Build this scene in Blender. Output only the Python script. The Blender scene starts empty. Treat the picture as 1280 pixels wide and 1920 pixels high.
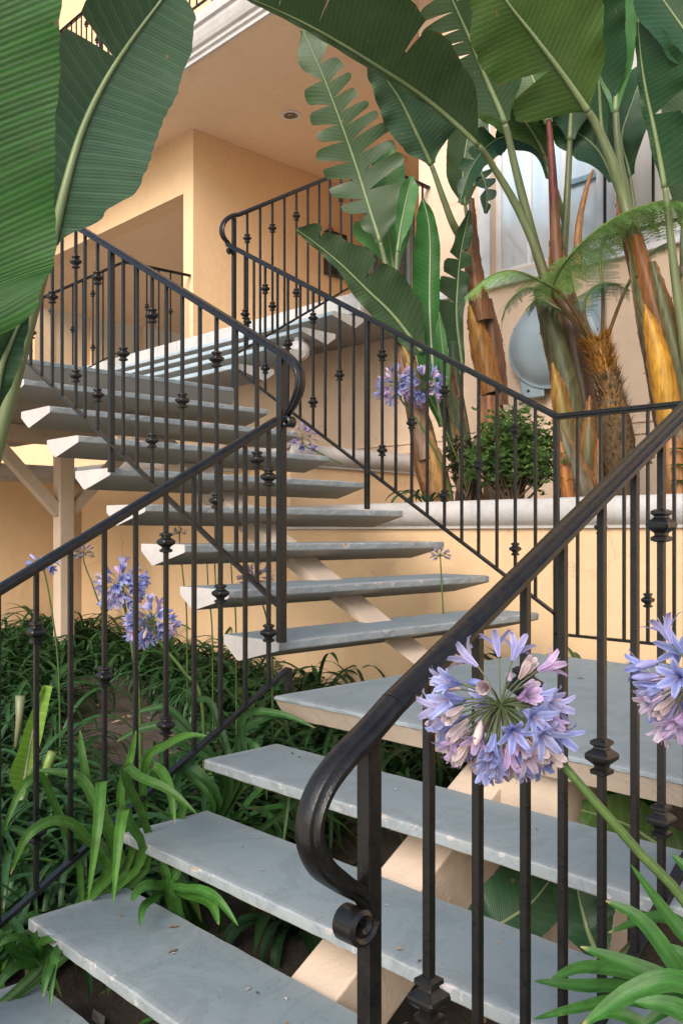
import bpy, math, random
from mathutils import Vector, Matrix
R = math.radians
random.seed(11)
V = Vector
scene = bpy.context.scene
col = scene.collection

# ------------------------------------------------------------------ camera frame
F, HOR, YAW = 1665.38, 999.4, R(45.804)
CAM = V((-2.1191, -2.5372, 0.6052))
FW = V((math.cos(YAW), math.sin(YAW), 0)); RT = V((math.sin(YAW), -math.cos(YAW), 0)); UP = V((0, 0, 1))
def ray(px, py): return FW + RT*((px-640)/F) + UP*((HOR-py)/F)
def at(px, py, d): return CAM + ray(px, py)*d
def on(px, py, ax, val):
    r = ray(px, py); return CAM + r*((val-CAM[ax])/r[ax])
def ground_z(x, y):
    z = -.82 + .05*max(-1, min(y, 6)) + .05*max(-2, min(x, 2.2))
    t = max(0, min(1, (-1.8-y)/.5)); return z + .25*t*t*(3-2*t)

# ------------------------------------------------------------------ object helpers
def tag(o, label=None, cat=None, group=None, kind=None):
    if label: o['label'] = label
    if cat: o['category'] = cat
    if group: o['group'] = group
    if kind: o['kind'] = kind
    return o
def thing(name, label, cat, loc=(0, 0, 0), group=None):
    o = bpy.data.objects.new(name, None); col.objects.link(o)
    o.empty_display_size = .1; o.location = loc
    bpy.context.view_layer.update()
    return tag(o, label, cat, group)
class MB:
    def __init__(s): s.v = []; s.f = []; s.m = []; s.uv = []; s.c = []; s.has = False; s.sm = []
    def add(s, verts, faces, mat=0, uvs=None, cols=None, smooth=True):
        b = len(s.v); s.v += [tuple(p) for p in verts]
        s.uv += uvs if uvs else [(0, 0)]*len(verts)
        if cols: s.has = True
        s.c += cols if cols else [(1, 1, 1)]*len(verts)
        for f in faces: s.f.append([b+i for i in f]); s.m.append(mat); s.sm.append(smooth)
    def box(s, a, b, mat=0, cols=None):
        x0, y0, z0 = a; x1, y1, z1 = b
        s.add([(x0,y0,z0),(x1,y0,z0),(x1,y1,z0),(x0,y1,z0),(x0,y0,z1),(x1,y0,z1),(x1,y1,z1),(x0,y1,z1)],
              [(0,3,2,1),(4,5,6,7),(0,1,5,4),(1,2,6,5),(2,3,7,6),(3,0,4,7)], mat, smooth=False)
    def sweep(s, pts, prof, lat, mat=0, smooth=True, closed=True, scale=None):
        """prof: list of (a,b): a along lat axis, b along the in-plane normal"""
        n = len(pts); k = len(prof); lat = V(lat).normalized(); vs = []
        for i, p in enumerate(pts):
            p = V(p); t = (V(pts[min(i+1, n-1)])-V(pts[max(i-1, 0)])).normalized()
            nn = t.cross(lat).normalized()
            sc = scale[i] if scale else 1
            for a, b in prof: vs.append(p+lat*a*sc+nn*b*sc)
        fs = [(i*k+j, i*k+(j+1) % k, (i+1)*k+(j+1) % k, (i+1)*k+j) for i in range(n-1) for j in range(k)]
        s.add(vs, fs, mat, smooth=smooth)
        s.add(vs[:k], [tuple(range(k))[::-1]], mat, smooth=False); s.add(vs[-k:], [tuple(range(k))], mat, smooth=False)
    def tube(s, pts, rad, n=8, mat=0, cols=None, cap=True):
        pts = [V(p) for p in pts]; m = len(pts); vs = []; uv = []; cc = []
        if not isinstance(rad, (list, tuple)): rad = [rad]*m
        a = None; L = 0
        for i, p in enumerate(pts):
            t = (pts[min(i+1, m-1)]-pts[max(i-1, 0)]); t = t.normalized() if t.length > 1e-9 else V((0, 0, 1))
            if a is None: a = t.cross(V((.3, .5, .81))).normalized()
            else: a = (a-t*a.dot(t)).normalized()
            b = t.cross(a)
            if i: L += (p-pts[i-1]).length
            for j in range(n):
                w = 2*math.pi*j/n; vs.append(p+(a*math.cos(w)+b*math.sin(w))*rad[i]); uv.append((L, j/n))
                cc.append(cols[i] if cols else (1, 1, 1))
        fs = [(i*n+j, i*n+(j+1) % n, (i+1)*n+(j+1) % n, (i+1)*n+j) for i in range(m-1) for j in range(n)]
        if cap: fs += [tuple(range(n))[::-1], tuple(range((m-1)*n, m*n))]
        s.add(vs, fs, mat, uv, cc if cols else None)
    def build(s, name, mats, parent=None, bevel=0, loc=None, sharp=0):
        me = bpy.data.meshes.new(name); org = V(loc) if loc is not None else V((0, 0, 0))
        me.from_pydata([V(p)-org for p in s.v], [], s.f)
        if not isinstance(mats, (list, tuple)): mats = [mats]
        for m in mats: me.materials.append(m)
        me.polygons.foreach_set('material_index', s.m); me.polygons.foreach_set('use_smooth', s.sm)
        ul = me.uv_layers.new(name='UVMap'); li = [0]*len(me.loops); me.loops.foreach_get('vertex_index', li)
        ul.data.foreach_set('uv', [c for i in li for c in s.uv[i]])
        if s.has:
            ca = me.color_attributes.new('col', 'FLOAT_COLOR', 'POINT')
            ca.data.foreach_set('color', [x for c in s.c for x in (c[0], c[1], c[2], 1)])
        me.update()
        if sharp: me.set_sharp_from_angle(angle=R(sharp))
        o = bpy.data.objects.new(name, me); col.objects.link(o)
        if loc is not None: o.location = org
        if parent is not None:
            o.parent = parent; o.matrix_parent_inverse = parent.matrix_world.inverted() if parent.type == 'EMPTY' else Matrix()
        if bevel:
            b = o.modifiers.new('bevel', 'BEVEL'); b.width = bevel; b.segments = 2; b.limit_method = 'ANGLE'; b.angle_limit = R(35)
        return o
def cr(pts, n):
    """Catmull-Rom resample of tuples (any length) to n points"""
    m = len(pts); out = []
    for i in range(n):
        u = i/(n-1)*(m-1); k = min(int(u), m-2); t = u-k
        p0, p1, p2, p3 = (pts[max(0, min(m-1, k+j))] for j in (-1, 0, 1, 2))
        out.append(tuple(.5*(2*b+(c-a)*t+(2*a-5*b+4*c-d)*t*t+(3*b-a-3*c+d)*t**3) for a, b, c, d in zip(p0, p1, p2, p3)))
    return out
def lerpl(xs, t):
    u = t*(len(xs)-1); k = min(int(u), len(xs)-2); w = u-k; w = w*w*(3-2*w)
    return xs[k]*(1-w)+xs[k+1]*w

# ------------------------------------------------------------------ materials
def newmat(name):
    m = bpy.data.materials.new(name); m.use_nodes = True; nt = m.node_tree; nt.nodes.clear()
    o = nt.nodes.new('ShaderNodeOutputMaterial'); p = nt.nodes.new('ShaderNodeBsdfPrincipled')
    nt.links.new(p.outputs[0], o.inputs[0]); return m, nt, p, o
def N(nt, t, **kw):
    n = nt.nodes.new('ShaderNode'+t)
    for k, v in kw.items():
        if k.startswith('_'): setattr(n, k[1:], v)
        else:
            k2 = int(k[1:]) if k[0] == 'i' and k[1:].isdigit() else k.replace('__', ' ')
            n.inputs[k2].default_value = v
    return n
def noise(nt, scale, detail=4, rough=.55, vec=None, dist=0):
    n = N(nt, 'TexNoise', Scale=scale, Detail=detail, Roughness=rough, Distortion=dist)
    if vec is not None: nt.links.new(vec, n.inputs['Vector'])
    return n
def ramp(nt, src, stops):
    r = nt.nodes.new('ShaderNodeValToRGB'); e = r.color_ramp.elements
    while len(e) > 1: e.remove(e[0])
    e[0].position, e[0].color = stops[0][0], tuple(stops[0][1])+(1,)
    for p, c in stops[1:]: x = e.new(p); x.color = tuple(c)+(1,)
    nt.links.new(src, r.inputs[0]); return r
def g(v): return (v, v, v)
def mixc(nt, fac, a, b, mode='MIX'):
    m = nt.nodes.new('ShaderNodeMix'); m.data_type = 'RGBA'; m.blend_type = mode
    for inp, val in ((m.inputs['Factor'], fac), (m.inputs[6], a), (m.inputs[7], b)):
        if hasattr(val, 'is_output'): nt.links.new(val, inp)
        else: inp.default_value = val if not isinstance(val, tuple) else tuple(val)+(1,)*(4-len(val))
    return m.outputs[2]
def bump(nt, p, h, strength, dist=.01, prev=None):
    b = N(nt, 'Bump', Strength=strength, Distance=dist); nt.links.new(h, b.inputs['Height'])
    if prev is not None: nt.links.new(prev, b.inputs['Normal'])
    nt.links.new(b.outputs[0], p.inputs['Normal']); return b.outputs[0]
def objco(nt): return nt.nodes.new('ShaderNodeTexCoord').outputs['Object']

def stucco(name, c, c2, rough=.85, bs=.35):
    m, nt, p, o = newmat(name); v = objco(nt)
    a = noise(nt, 1.1, 5, .6, v); b = noise(nt, 9, 4, .6, v)
    k = mixc(nt, ramp(nt, a.outputs[0], [(.35, g(0)), (.7, g(1))]).outputs[0], c, c2)
    k = mixc(nt, ramp(nt, b.outputs[0], [(.42, g(0)), (.75, g(.25))]).outputs[0], k, tuple(x*.82 for x in c))
    mp = N(nt, 'Mapping'); mp.inputs['Scale'].default_value = (9, 9, .9); nt.links.new(v, mp.inputs[0])
    st = noise(nt, 1, 3, .6, mp.outputs[0])
    k = mixc(nt, ramp(nt, st.outputs[0], [(.55, g(0)), (.85, g(.3))]).outputs[0], k, tuple(x*.7 for x in c))
    nt.links.new(k, p.inputs['Base Color']); p.inputs['Roughness'].default_value = rough
    p.inputs['Specular IOR Level'].default_value = .25
    s1 = noise(nt, 70, 5, .65, v); s2 = noise(nt, 11, 5, .62, v)
    vo = N(nt, 'TexVoronoi', Scale=1.3); vo.feature = 'DISTANCE_TO_EDGE'; wv = noise(nt, 4, 5, .7, v); vm = mixc(nt, .22, v, wv.outputs['Color'], 'ADD'); nt.links.new(vm, vo.inputs['Vector'])
    cm = ramp(nt, vo.outputs[0], [(0, g(.55)), (.006, g(0))]); cg = ramp(nt, noise(nt, .9, 3, .5, v).outputs[0], [(.50, g(0)), (.62, g(1))])
    k = mixc(nt, mixc(nt, 1.0, cm.outputs[0], cg.outputs[0], 'MULTIPLY'), k, tuple(x*.5 for x in c)); nt.links.new(k, p.inputs['Base Color'])
    n1 = bump(nt, p, s1.outputs[0], bs, .006); bump(nt, p, s2.outputs[0], .25, .02, n1)
    return m
def painted(name, c, worn, rust=(.28, .13, .06), rough=.5, chip=.62, bs=.25, dirt=(.25, .24, .22)):
    m, nt, p, o = newmat(name); v = objco(nt)
    a = noise(nt, 2.3, 6, .62, v); b = noise(nt, 16, 8, .7, v, .4); d = noise(nt, 5, 5, .7, v)
    k = mixc(nt, ramp(nt, a.outputs[0], [(.3, g(0)), (.72, g(1))]).outputs[0], c, tuple(x*.84 for x in c))
    k = mixc(nt, ramp(nt, d.outputs[0], [(.48, g(0)), (.75, g(.6))]).outputs[0], k, tuple(.5*x+.5*y for x, y in zip(c, dirt)))
    at_ = N(nt, 'Attribute', _attribute_name='col'); sp = nt.nodes.new('ShaderNodeSeparateColor'); nt.links.new(at_.outputs['Color'], sp.inputs[0])
    # wear lives on the nosing: red channel of the attribute runs 0..1 towards the exposed edge
    mu = N(nt, 'Math', _operation='MULTIPLY'); nt.links.new(sp.outputs[0], mu.inputs[0]); mu.inputs[1].default_value = .27
    ad = N(nt, 'Math', _operation='ADD'); nt.links.new(b.outputs[0], ad.inputs[0]); nt.links.new(mu.outputs[0], ad.inputs[1])
    ch = ramp(nt, ad.outputs[0], [(chip+.255, g(0)), (chip+.275, g(1))])
    pale = N(nt, 'Math', _operation='MULTIPLY'); nt.links.new(sp.outputs[0], pale.inputs[0]); pale.inputs[1].default_value = .55
    k = mixc(nt, pale.outputs[0], k, tuple(.6*x+.4*y for x, y in zip(worn, c)))
    k = mixc(nt, ch.outputs[0], k, worn)
    ru = ramp(nt, ad.outputs[0], [(chip+.30, g(0)), (chip+.33, g(.85))])
    k = mixc(nt, ru.outputs[0], k, rust)
    sc_ = noise(nt, 3.1, 9, .78, v, 1.2); k = mixc(nt, ramp(nt, sc_.outputs[0], [(.50, g(0)), (.56, g(.42)), (.60, g(.05)), (.70, g(.45))]).outputs[0], k, tuple(x*.62 for x in c))
    sp2 = noise(nt, 60, 3, .6, v); k = mixc(nt, ramp(nt, sp2.outputs[0], [(.66, g(0)), (.70, g(.7))]).outputs[0], k, tuple(x*.6 for x in c))
    nt.links.new(k, p.inputs['Base Color']); p.inputs['Roughness'].default_value = rough
    r = ramp(nt, a.outputs[0], [(.3, g(rough-.1)), (.7, g(rough+.2))]); nt.links.new(r.outputs[0], p.inputs['Roughness'])
    s1 = noise(nt, 45, 6, .65, v); n1 = bump(nt, p, s1.outputs[0], bs, .004)
    inv = N(nt, 'Invert'); nt.links.new(ch.outputs[0], inv.inputs[1]); bump(nt, p, inv.outputs[0], .25, .002, n1)
    return m
def plain(name, c, rough=.5, metal=0, spec=.5, nz=0, c2=None, sc=12):
    m, nt, p, o = newmat(name); v = objco(nt)
    a = noise(nt, sc, 5, .6, v)
    k = mixc(nt, ramp(nt, a.outputs[0], [(.35, g(0)), (.7, g(1))]).outputs[0], c, c2 or tuple(x*.8 for x in c))
    nt.links.new(k, p.inputs['Base Color']); p.inputs['Roughness'].default_value = rough
    p.inputs['Metallic'].default_value = metal; p.inputs['Specular IOR Level'].default_value = spec
    if nz: bump(nt, p, noise(nt, sc*5, 4, .6, v).outputs[0], nz, .004)
    return m
def iron(name):
    m, nt, p, o = newmat(name); v = objco(nt)
    a = noise(nt, 26, 6, .65, v); b = noise(nt, 110, 3, .6, v); c = noise(nt, 300, 2, .5, v)
    k = mixc(nt, ramp(nt, a.outputs[0], [(.4, g(0)), (.75, g(1))]).outputs[0], (.006, .006, .0065), (.014, .0125, .011))
    k = mixc(nt, ramp(nt, b.outputs[0], [(.7, g(0)), (.76, g(.55))]).outputs[0], k, (.07, .055, .04))
    nt.links.new(k, p.inputs['Base Color'])
    r = ramp(nt, a.outputs[0], [(.3, g(.24)), (.7, g(.36))]); nt.links.new(r.outputs[0], p.inputs['Roughness'])
    p.inputs['Specular IOR Level'].default_value = .42
    n1 = bump(nt, p, b.outputs[0], .35, .002); bump(nt, p, c.outputs[0], .15, .001, n1)
    return m
def leafmat(name, c, c2, under, rough=.36, vein=70, trans=.22, vb=.5, spec=.32, dust=.2):
    """UV: u metres along the blade, v -1..1 across it"""
    m, nt, p, o = newmat(name); uv = nt.nodes.new('ShaderNodeUVMap'); uv.uv_map = 'UVMap'; v = objco(nt)
    sx = nt.nodes.new('ShaderNodeSeparateXYZ'); nt.links.new(uv.outputs[0], sx.inputs[0])
    w = N(nt, 'TexWave', Scale=vein/6.283, Distortion=.9, Detail=2); w.inputs['Detail Scale'].default_value = .5; w.wave_type = 'BANDS'; w.wave_profile = 'SAW'; w.bands_direction = 'X'
    nt.links.new(uv.outputs[0], w.inputs['Vector'])
    w2 = N(nt, 'TexWave', Scale=vein*3.7/6.283, Distortion=.6); w2.bands_direction = 'X'; nt.links.new(uv.outputs[0], w2.inputs['Vector'])
    a = noise(nt, 5, 5, .6, v); b = noise(nt, 38, 4, .6, v)
    k = mixc(nt, ramp(nt, a.outputs[0], [(.32, g(0)), (.7, g(1))]).outputs[0], c, c2)
    k = mixc(nt, ramp(nt, w.outputs[0], [(0, g(.5)), (.10, g(.0)), (.70, g(.08)), (1, g(.5))]).outputs[0], k, tuple(x*1.5 for x in c2))
    k = mixc(nt, ramp(nt, b.outputs[0], [(.6, g(0)), (.8, g(.25))]).outputs[0], k, (.16, .13, .05))
    du = noise(nt, 2.2, 6, .65, v); k = mixc(nt, ramp(nt, du.outputs[0], [(.45, g(0)), (.75, g(dust))]).outputs[0], k, (.13, .14, .105))
    sp0 = noise(nt, 21, 2, .5, v); k = mixc(nt, ramp(nt, sp0.outputs[0], [(.745, g(0)), (.76, g(.8))]).outputs[0], k, (.20, .12, .06))
    at_ = N(nt, 'Attribute', _attribute_name='col'); sp = nt.nodes.new('ShaderNodeSeparateColor'); nt.links.new(at_.outputs['Color'], sp.inputs[0])
    ed = ramp(nt, sp.outputs[2], [(0, g(1)), (.6, g(0))]); k = mixc(nt, ed.outputs[0], k, (.16, .09, .04))   # dry margin
    geo = nt.nodes.new('ShaderNodeNewGeometry'); k = mixc(nt, geo.outputs['Backfacing'], k, under)
    nt.links.new(k, p.inputs['Base Color']); p.inputs['Specular IOR Level'].default_value = spec
    r = ramp(nt, b.outputs[0], [(.3, g(rough-.06)), (.7, g(rough+.14))]); nt.links.new(r.outputs[0], p.inputs['Roughness'])
    n1 = bump(nt, p, w.outputs[0], vb*.75, .006); n2 = bump(nt, p, w2.outputs[0], vb*.35, .002, n1)
    tr = nt.nodes.new('ShaderNodeBsdfTranslucent'); nt.links.new(mixc(nt, 1.0, k, (1.0, 1.25, .45), 'MULTIPLY'), tr.inputs[0])
    mx = N(nt, 'MixShader', Fac=trans); nt.links.new(p.outputs[0], mx.inputs[1]); nt.links.new(tr.outputs[0], mx.inputs[2]); nt.links.new(mx.outputs[0], o.inputs[0])
    return m
def attrmat(name, rough=.6, trans=0, nscale=30, dark=.6, bs=.3, spec=.3, streak=None, veins=False):
    """albedo from the vertex colours, broken up by noise"""
    m, nt, p, o = newmat(name); v = objco(nt); at_ = N(nt, 'Attribute', _attribute_name='col')
    vec = v
    if streak:
        mp = N(nt, 'Mapping'); mp.inputs['Scale'].default_value = streak; nt.links.new(v, mp.inputs[0]); vec = mp.outputs[0]
    a = noise(nt, nscale, 5, .65, vec)
    k = mixc(nt, 1.0, at_.outputs['Color'], ramp(nt, a.outputs[0], [(.3, g(dark)), (.68, g(1.12))]).outputs[0], 'MULTIPLY')
    if veins:
        uv = nt.nodes.new('ShaderNodeUVMap'); uv.uv_map = 'UVMap'; mp2 = N(nt, 'Mapping'); mp2.inputs['Scale'].default_value = (.6, 9, 1); nt.links.new(uv.outputs[0], mp2.inputs[0])
        vn = noise(nt, 1.6, 3, .6, mp2.outputs[0]); k = mixc(nt, 1.0, k, ramp(nt, vn.outputs[0], [(.35, g(.72)), (.62, g(1.15))]).outputs[0], 'MULTIPLY')
        sp_ = noise(nt, 70, 2, .5, v); k = mixc(nt, ramp(nt, sp_.outputs[0], [(.72, g(0)), (.75, g(.7))]).outputs[0], k, (.22, .17, .06))
    nt.links.new(k, p.inputs['Base Color']); p.inputs['Roughness'].default_value = rough; p.inputs['Specular IOR Level'].default_value = spec
    if bs: bump(nt, p, a.outputs[0], bs, .004)
    if trans:
        tr = nt.nodes.new('ShaderNodeBsdfTranslucent'); nt.links.new(k, tr.inputs[0])
        mx = N(nt, 'MixShader', Fac=trans); nt.links.new(p.outputs[0], mx.inputs[1]); nt.links.new(tr.outputs[0], mx.inputs[2]); nt.links.new(mx.outputs[0], o.inputs[0])
    return m

M = {}
M['peach'] = stucco('peach_stucco', (.78, .55, .33), (.73, .50, .30))
M['soffit'] = stucco('soffit_stucco', (.81, .60, .40), (.77, .56, .37), bs=.2)
M['pink'] = stucco('pale_peach_stucco', (.76, .57, .42), (.70, .52, .38))
M['whitep'] = painted('white_paint', (.58, .55, .53), (.42, .36, .31), (.35, .20, .10), chip=.66, rough=.5)
M['tread'] = painted('grey_tread_paint', (.190, .240, .262), (.44, .425, .42), (.34, .19, .10), chip=.58, rough=.66, dirt=(.22, .215, .205))
M['tread_under'] = stucco('tread_underside', (.38, .35, .31), (.32, .29, .26), bs=.25)
M['beam'] = stucco('beam_paint', (.58, .46, .36), (.44, .36, .29), rough=.6, bs=.35)
M['iron'] = iron('black_iron')
M['soil'] = None
m, nt, p, o = newmat('soil'); v = objco(nt); a = noise(nt, 3, 8, .7, v); b = noise(nt, 40, 6, .7, v)
k = mixc(nt, ramp(nt, a.outputs[0], [(.35, g(0)), (.7, g(1))]).outputs[0], (.060, .045, .034), (.11, .085, .065))
k = mixc(nt, ramp(nt, b.outputs[0], [(.55, g(0)), (.75, g(.7))]).outputs[0], k, (.17, .135, .10))
nt.links.new(k, p.inputs['Base Color']); p.inputs['Roughness'].default_value = .95; n1 = bump(nt, p, b.outputs[0], .9, .02); bump(nt, p, a.outputs[0], .6, .05, n1); M['soil'] = m
M['leaf'] = leafmat('banana_leaf', (.031, .064, .028), (.047, .084, .037), (.062, .098, .05), vb=.35)
M['leaf_near'] = leafmat('near_leaf', (.007, .044, .005), (.014, .074, .007), (.06, .14, .05), vein=62, vb=.7, rough=.40, trans=.22, dust=.03, spec=.25)
M['leaf_blue'] = leafmat('blue_leaf', (.030, .070, .040), (.045, .092, .052), (.065, .108, .068), vein=72, vb=.5, rough=.36, trans=.12)
M['leaf_dark'] = leafmat('dark_leaf', (.014, .050, .022), (.022, .066, .026), (.04, .07, .035), trans=.12)
M['leaf_light'] = leafmat('light_leaf', (.060, .17, .065), (.080, .20, .075), (.10, .19, .10), trans=.3)
M['leaf_bright'] = leafmat('bright_leaf', (.026, .105, .026), (.034, .135, .03), (.07, .13, .05), trans=.3, vb=.8)
M['leaf_olive'] = leafmat('olive_leaf', (.040, .085, .020), (.062, .115, .026), (.07, .115, .04), trans=.25)
M['leaf_lime'] = leafmat('lime_leaf', (.15, .27, .05), (.20, .33, .07), (.22, .30, .12), trans=.3, dust=.02)
M['rib'] = plain('midrib', (.20, .25, .12), .45, c2=(.15, .21, .09), sc=8)
M['rib_pale'] = plain('pale_midrib', (.32, .34, .24), .45, c2=(.26, .29, .18), sc=8)
M['petiole'] = attrmat('petiole', .42, 0, 9, .7, .15, .4, streak=(3, 3, .35))
M['sheath'] = attrmat('stem_sheath', .5, 0, 17, .32, .55, .35, streak=(2.6, 2.6, .38))
M['strap'] = attrmat('strap_leaf', .46, .25, 26, .62, .15, .35, veins=True)
M['petal'] = attrmat('petal', .5, .3, 60, .8, .08, .3)
M['fern'] = attrmat('fern', .5, .3, 20, .75, 0, .3)
M['fiber'] = attrmat('fern_trunk_fiber', .9, 0, 45, .35, .9, .1)
M['shrubleaf'] = attrmat('shrub_leaf', .4, .2, 40, .8, 0, .4)
M['twig'] = plain('twig', (.14, .09, .055), .8)
M['dish'] = plain('grey_blue_enamel', (.24, .31, .35), .38, c2=(.29, .36, .40), sc=4, nz=.05)
M['glass'] = plain('window_glass', (.30, .42, .50), .04, c2=(.36, .47, .54), sc=.9, spec=.9)
m, nt, p, o = newmat('painted_reflection_glass'); v = objco(nt)
w_ = N(nt, 'TexWave', Scale=1.6, Distortion=2.2, Detail=3); w_.bands_direction = 'Y'; nt.links.new(v, w_.inputs['Vector']); a = noise(nt, 1.4, 3, .5, v)
k = mixc(nt, ramp(nt, w_.outputs[0], [(.2, g(.35)), (.9, g(.75))]).outputs[0], (.42, .58, .70), (.68, .75, .79)); k = mixc(nt, ramp(nt, a.outputs[0], [(.45, g(0)), (.6, g(.8))]).outputs[0], k, (.50, .47, .44))  # pale blue bands and grey patches painted in place of the pane's reflections
nt.links.new(k, p.inputs['Base Color']); p.inputs['Roughness'].default_value = .05; p.inputs['Specular IOR Level'].default_value = .9; M['glass'] = m
M['curtain'] = plain('pale_blind', (.42, .39, .36), .25, c2=(.47, .44, .41), sc=1.5, spec=.6)
M['darkglass'] = plain('dark_window_glass', (.10, .11, .105), .05, c2=(.16, .165, .155), sc=1.5, spec=.9)
M['blueframe'] = plain('blue_grey_frame', (.25, .38, .46), .4)
M['frame'] = plain('white_frame', (.74, .73, .74), .4, sc=5, nz=.05)
M['globe'] = plain('frosted_globe', (.62, .58, .56), .25, spec=.6)
M['can'] = plain('lamp_can', (.30, .25, .20), .3, metal=.6)
M['litter'] = attrmat('dry_litter', .85, 0, 30, .6, .4, .2)
M['blackbox'] = plain('black_box', (.02, .02, .02), .4)
M['red'] = plain('red_cap', (.5, .05, .03), .4)
RISE, GOING = .18, .3163

# ------------------------------------------------------------------ setting: ground
mb = MB(); nx, ny = 90, 110; X0, X1, Y0, Y1 = -2.9, 3.9, -9, 13
fx = lambda i: X0+(X1-X0)*i/nx
vs = []
rg = random.Random(3)
for j in range(ny+1):
    for i in range(nx+1):
        x, y = X0+(X1-X0)*i/nx, Y0+(Y1-Y0)*j/ny
        vs.append((x, y, ground_z(x, y)+rg.uniform(-.018, .018)+.02*math.sin(3*x+1)*math.cos(2.3*y)))
mb.add(vs, [(j*(nx+1)+i, j*(nx+1)+i+1, (j+1)*(nx+1)+i+1, (j+1)*(nx+1)+i) for j in range(ny) for i in range(nx)])
tag(mb.build('ground', M['soil']), kind='structure')
mb = MB(); mb.add([(-120,-120,-1.35),(120,-120,-1.35),(120,120,-1.35),(-120,120,-1.35)], [(0,1,2,3)])
tag(mb.build('terrain', M['soil']), kind='structure')

mb = MB(); mb.box((-16, -26, -1.4), (-2.9, 26, -.955)); mb.box((-2.899, -26, -1.4), (14, -9.01, -.955))  # unseen pale ground, added to bounce sunlight up onto soffit and walls
M['bounce_paving'] = stucco('bounce_paving', (.74, .68, .58), (.68, .62, .54), bs=.2)
tag(mb.build('bounce_pavement', M['bounce_paving']), kind='structure')

# ------------------------------------------------------------------ staircases
def tread_mb(P0, ax, L, D, prof, endmat=0, seed=0, sub=40):
    """slab tread. P0 front corner on top; ax='y': runs along -y, depth +x ; ax='x': runs along +x, depth +y.
    prof: list of (depth fraction, z, wear) from back-top round the front to the back-bottom"""
    rr = random.Random(seed); mb = MB(); vs = []; cc = []; k = len(prof)
    for i in range(sub+1):
        l = L*i/sub
        for (t, z, wr) in prof:
            j = rr.uniform(-1, 1)*.0007*(1+2*wr)
            d = t*D+j; zz = z+rr.uniform(-1, 1)*.0005
            P = V(P0)+(V((d, -l, zz)) if ax == 'y' else V((l, d, zz)))
            vs.append(P); w = wr if i not in (0, sub) else max(wr, .75); cc.append((w, 0, 1))
    fs = []
    for i in range(sub):
        for j in range(k):
            q = (i*k+j, (i+1)*k+j, (i+1)*k+(j+1) % k, i*k+(j+1) % k)
            fs.append(q if ax == 'y' else q[::-1])
    mats = []
    b0 = [f for n, f in enumerate(fs) if prof[n % k][1] > -.031 or True]
    for n, f in enumerate(fs):
        j = n % k
        under = prof[j][1] < -.0155 and prof[(j+1) % k][1] < -.0155 and prof[(j+1) % k][1] != -.030
        mb.add([vs[q] for q in f], [(0, 1, 2, 3)], 1 if under else 0, cols=[cc[q] for q in f], smooth=False)
    e0 = vs[:k]; e1 = vs[-k:]
    ec = [(.55, 0, 1)]*k
    mb.add(e0, [tuple(range(k))], endmat, cols=ec, smooth=False); mb.add(e1, [tuple(range(k))[::-1]], endmat, cols=ec, smooth=False)
    return mb
# flat slab (lower flight) and wedge-shaped slab (upper flights)
FLAT = [(1, 0, .5), (.8, 0, 0), (.3, 0, .05), (.06, 0, .35), (.012, -.001, 1), (0, -.006, 1), (0, -.030, .8), (.01, -.034, .5), (.3, -.07, 0), (.7, -.09, 0), (1, -.035, 0)]
WEDGE = [(1, 0, .4), (.7, 0, 0), (.2, 0, .1), (.05, 0, .4), (.01, -.002, 1), (0, -.007, 1), (0, -.032, .7), (.015, -.037, .3), (.70, -.098, .2), (.74, -.098, .2), (1, -.035, .3)]
TM = [M['tread'], M['tread_under'], M['whitep']]
W1 = 1.72
st = thing('staircase', 'lowest flight of flat grey slab steps, nearest the camera, with the broad landing', 'stairs', (-1.3, -.85, -.9), 'flights of the outdoor stairs')
for k in range(1, 6):
    tread_mb((-k*GOING, 0, -k*RISE), 'y', W1, .33, FLAT, 0, k).build('tread', TM, st)
# landing slab: thin grey lip over a bevelled concrete edge
LX = 1.69
mb = MB()
lp = [(1, 0, 0), (.5, 0, 0), (.04, 0, .1), (.006, 0, .8), (0, -.004, .8), (0, -.012, .5)]
LAND = [(1, 0, .2), (.5, 0, 0), (.03, 0, .2), (.004, -.001, .8), (0, -.005, .8), (0, -.013, .4), (.004, -.016, .2), (.030, -.085, .2), (.2, -.1, 0), (1, -.1, 0)]
ld = tread_mb((0, 0, 0), 'y', W1+.35, LX, LAND, 0, 77, 60); ld.build('landing', [M['tread'], M['beam'], M['beam']], st)
# central inclined beam of the lower flight, seen between the treads
def beam(p0, p1, lat, w, h):
    mb = MB(); mb.sweep([p0, tuple((V(p0)+V(p1))/2), p1], [(-w/2, 0), (w/2, 0), (w/2, -h), (-w/2, -h)], lat, smooth=False); return mb
sl = RISE/GOING
bm = MB(); y0, y1 = -.946, -.776
def zst(x): return sl*x+.045
x_a, x_b = -1.72, .35
bm.add([(x_a, y0, zst(x_a)), (x_b, y0, zst(x_b)), (x_b, y1, zst(x_b)), (x_a, y1, zst(x_a)), (x_a, y0, zst(x_a)-.24), (x_b, y0, zst(x_b)-.24), (x_b, y1, zst(x_b)-.24), (x_a, y1, zst(x_a)-.24)],
       [(0,1,2,3),(7,6,5,4),(0,4,5,1),(1,5,6,2),(2,6,7,3),(3,7,4,0)], smooth=False)
for v_i in range(8):  # keep it just under the slabs
    x, y, z = bm.v[v_i]; bm.v[v_i] = (x, y, z-.265)
bm.build('stringer', M['beam'], st, .006)
bm = MB(); bm.box((.1, -1.15, -1.1), (.5, -.85, -.101)); bm.build('pier', M['beam'], st, .008)

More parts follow.
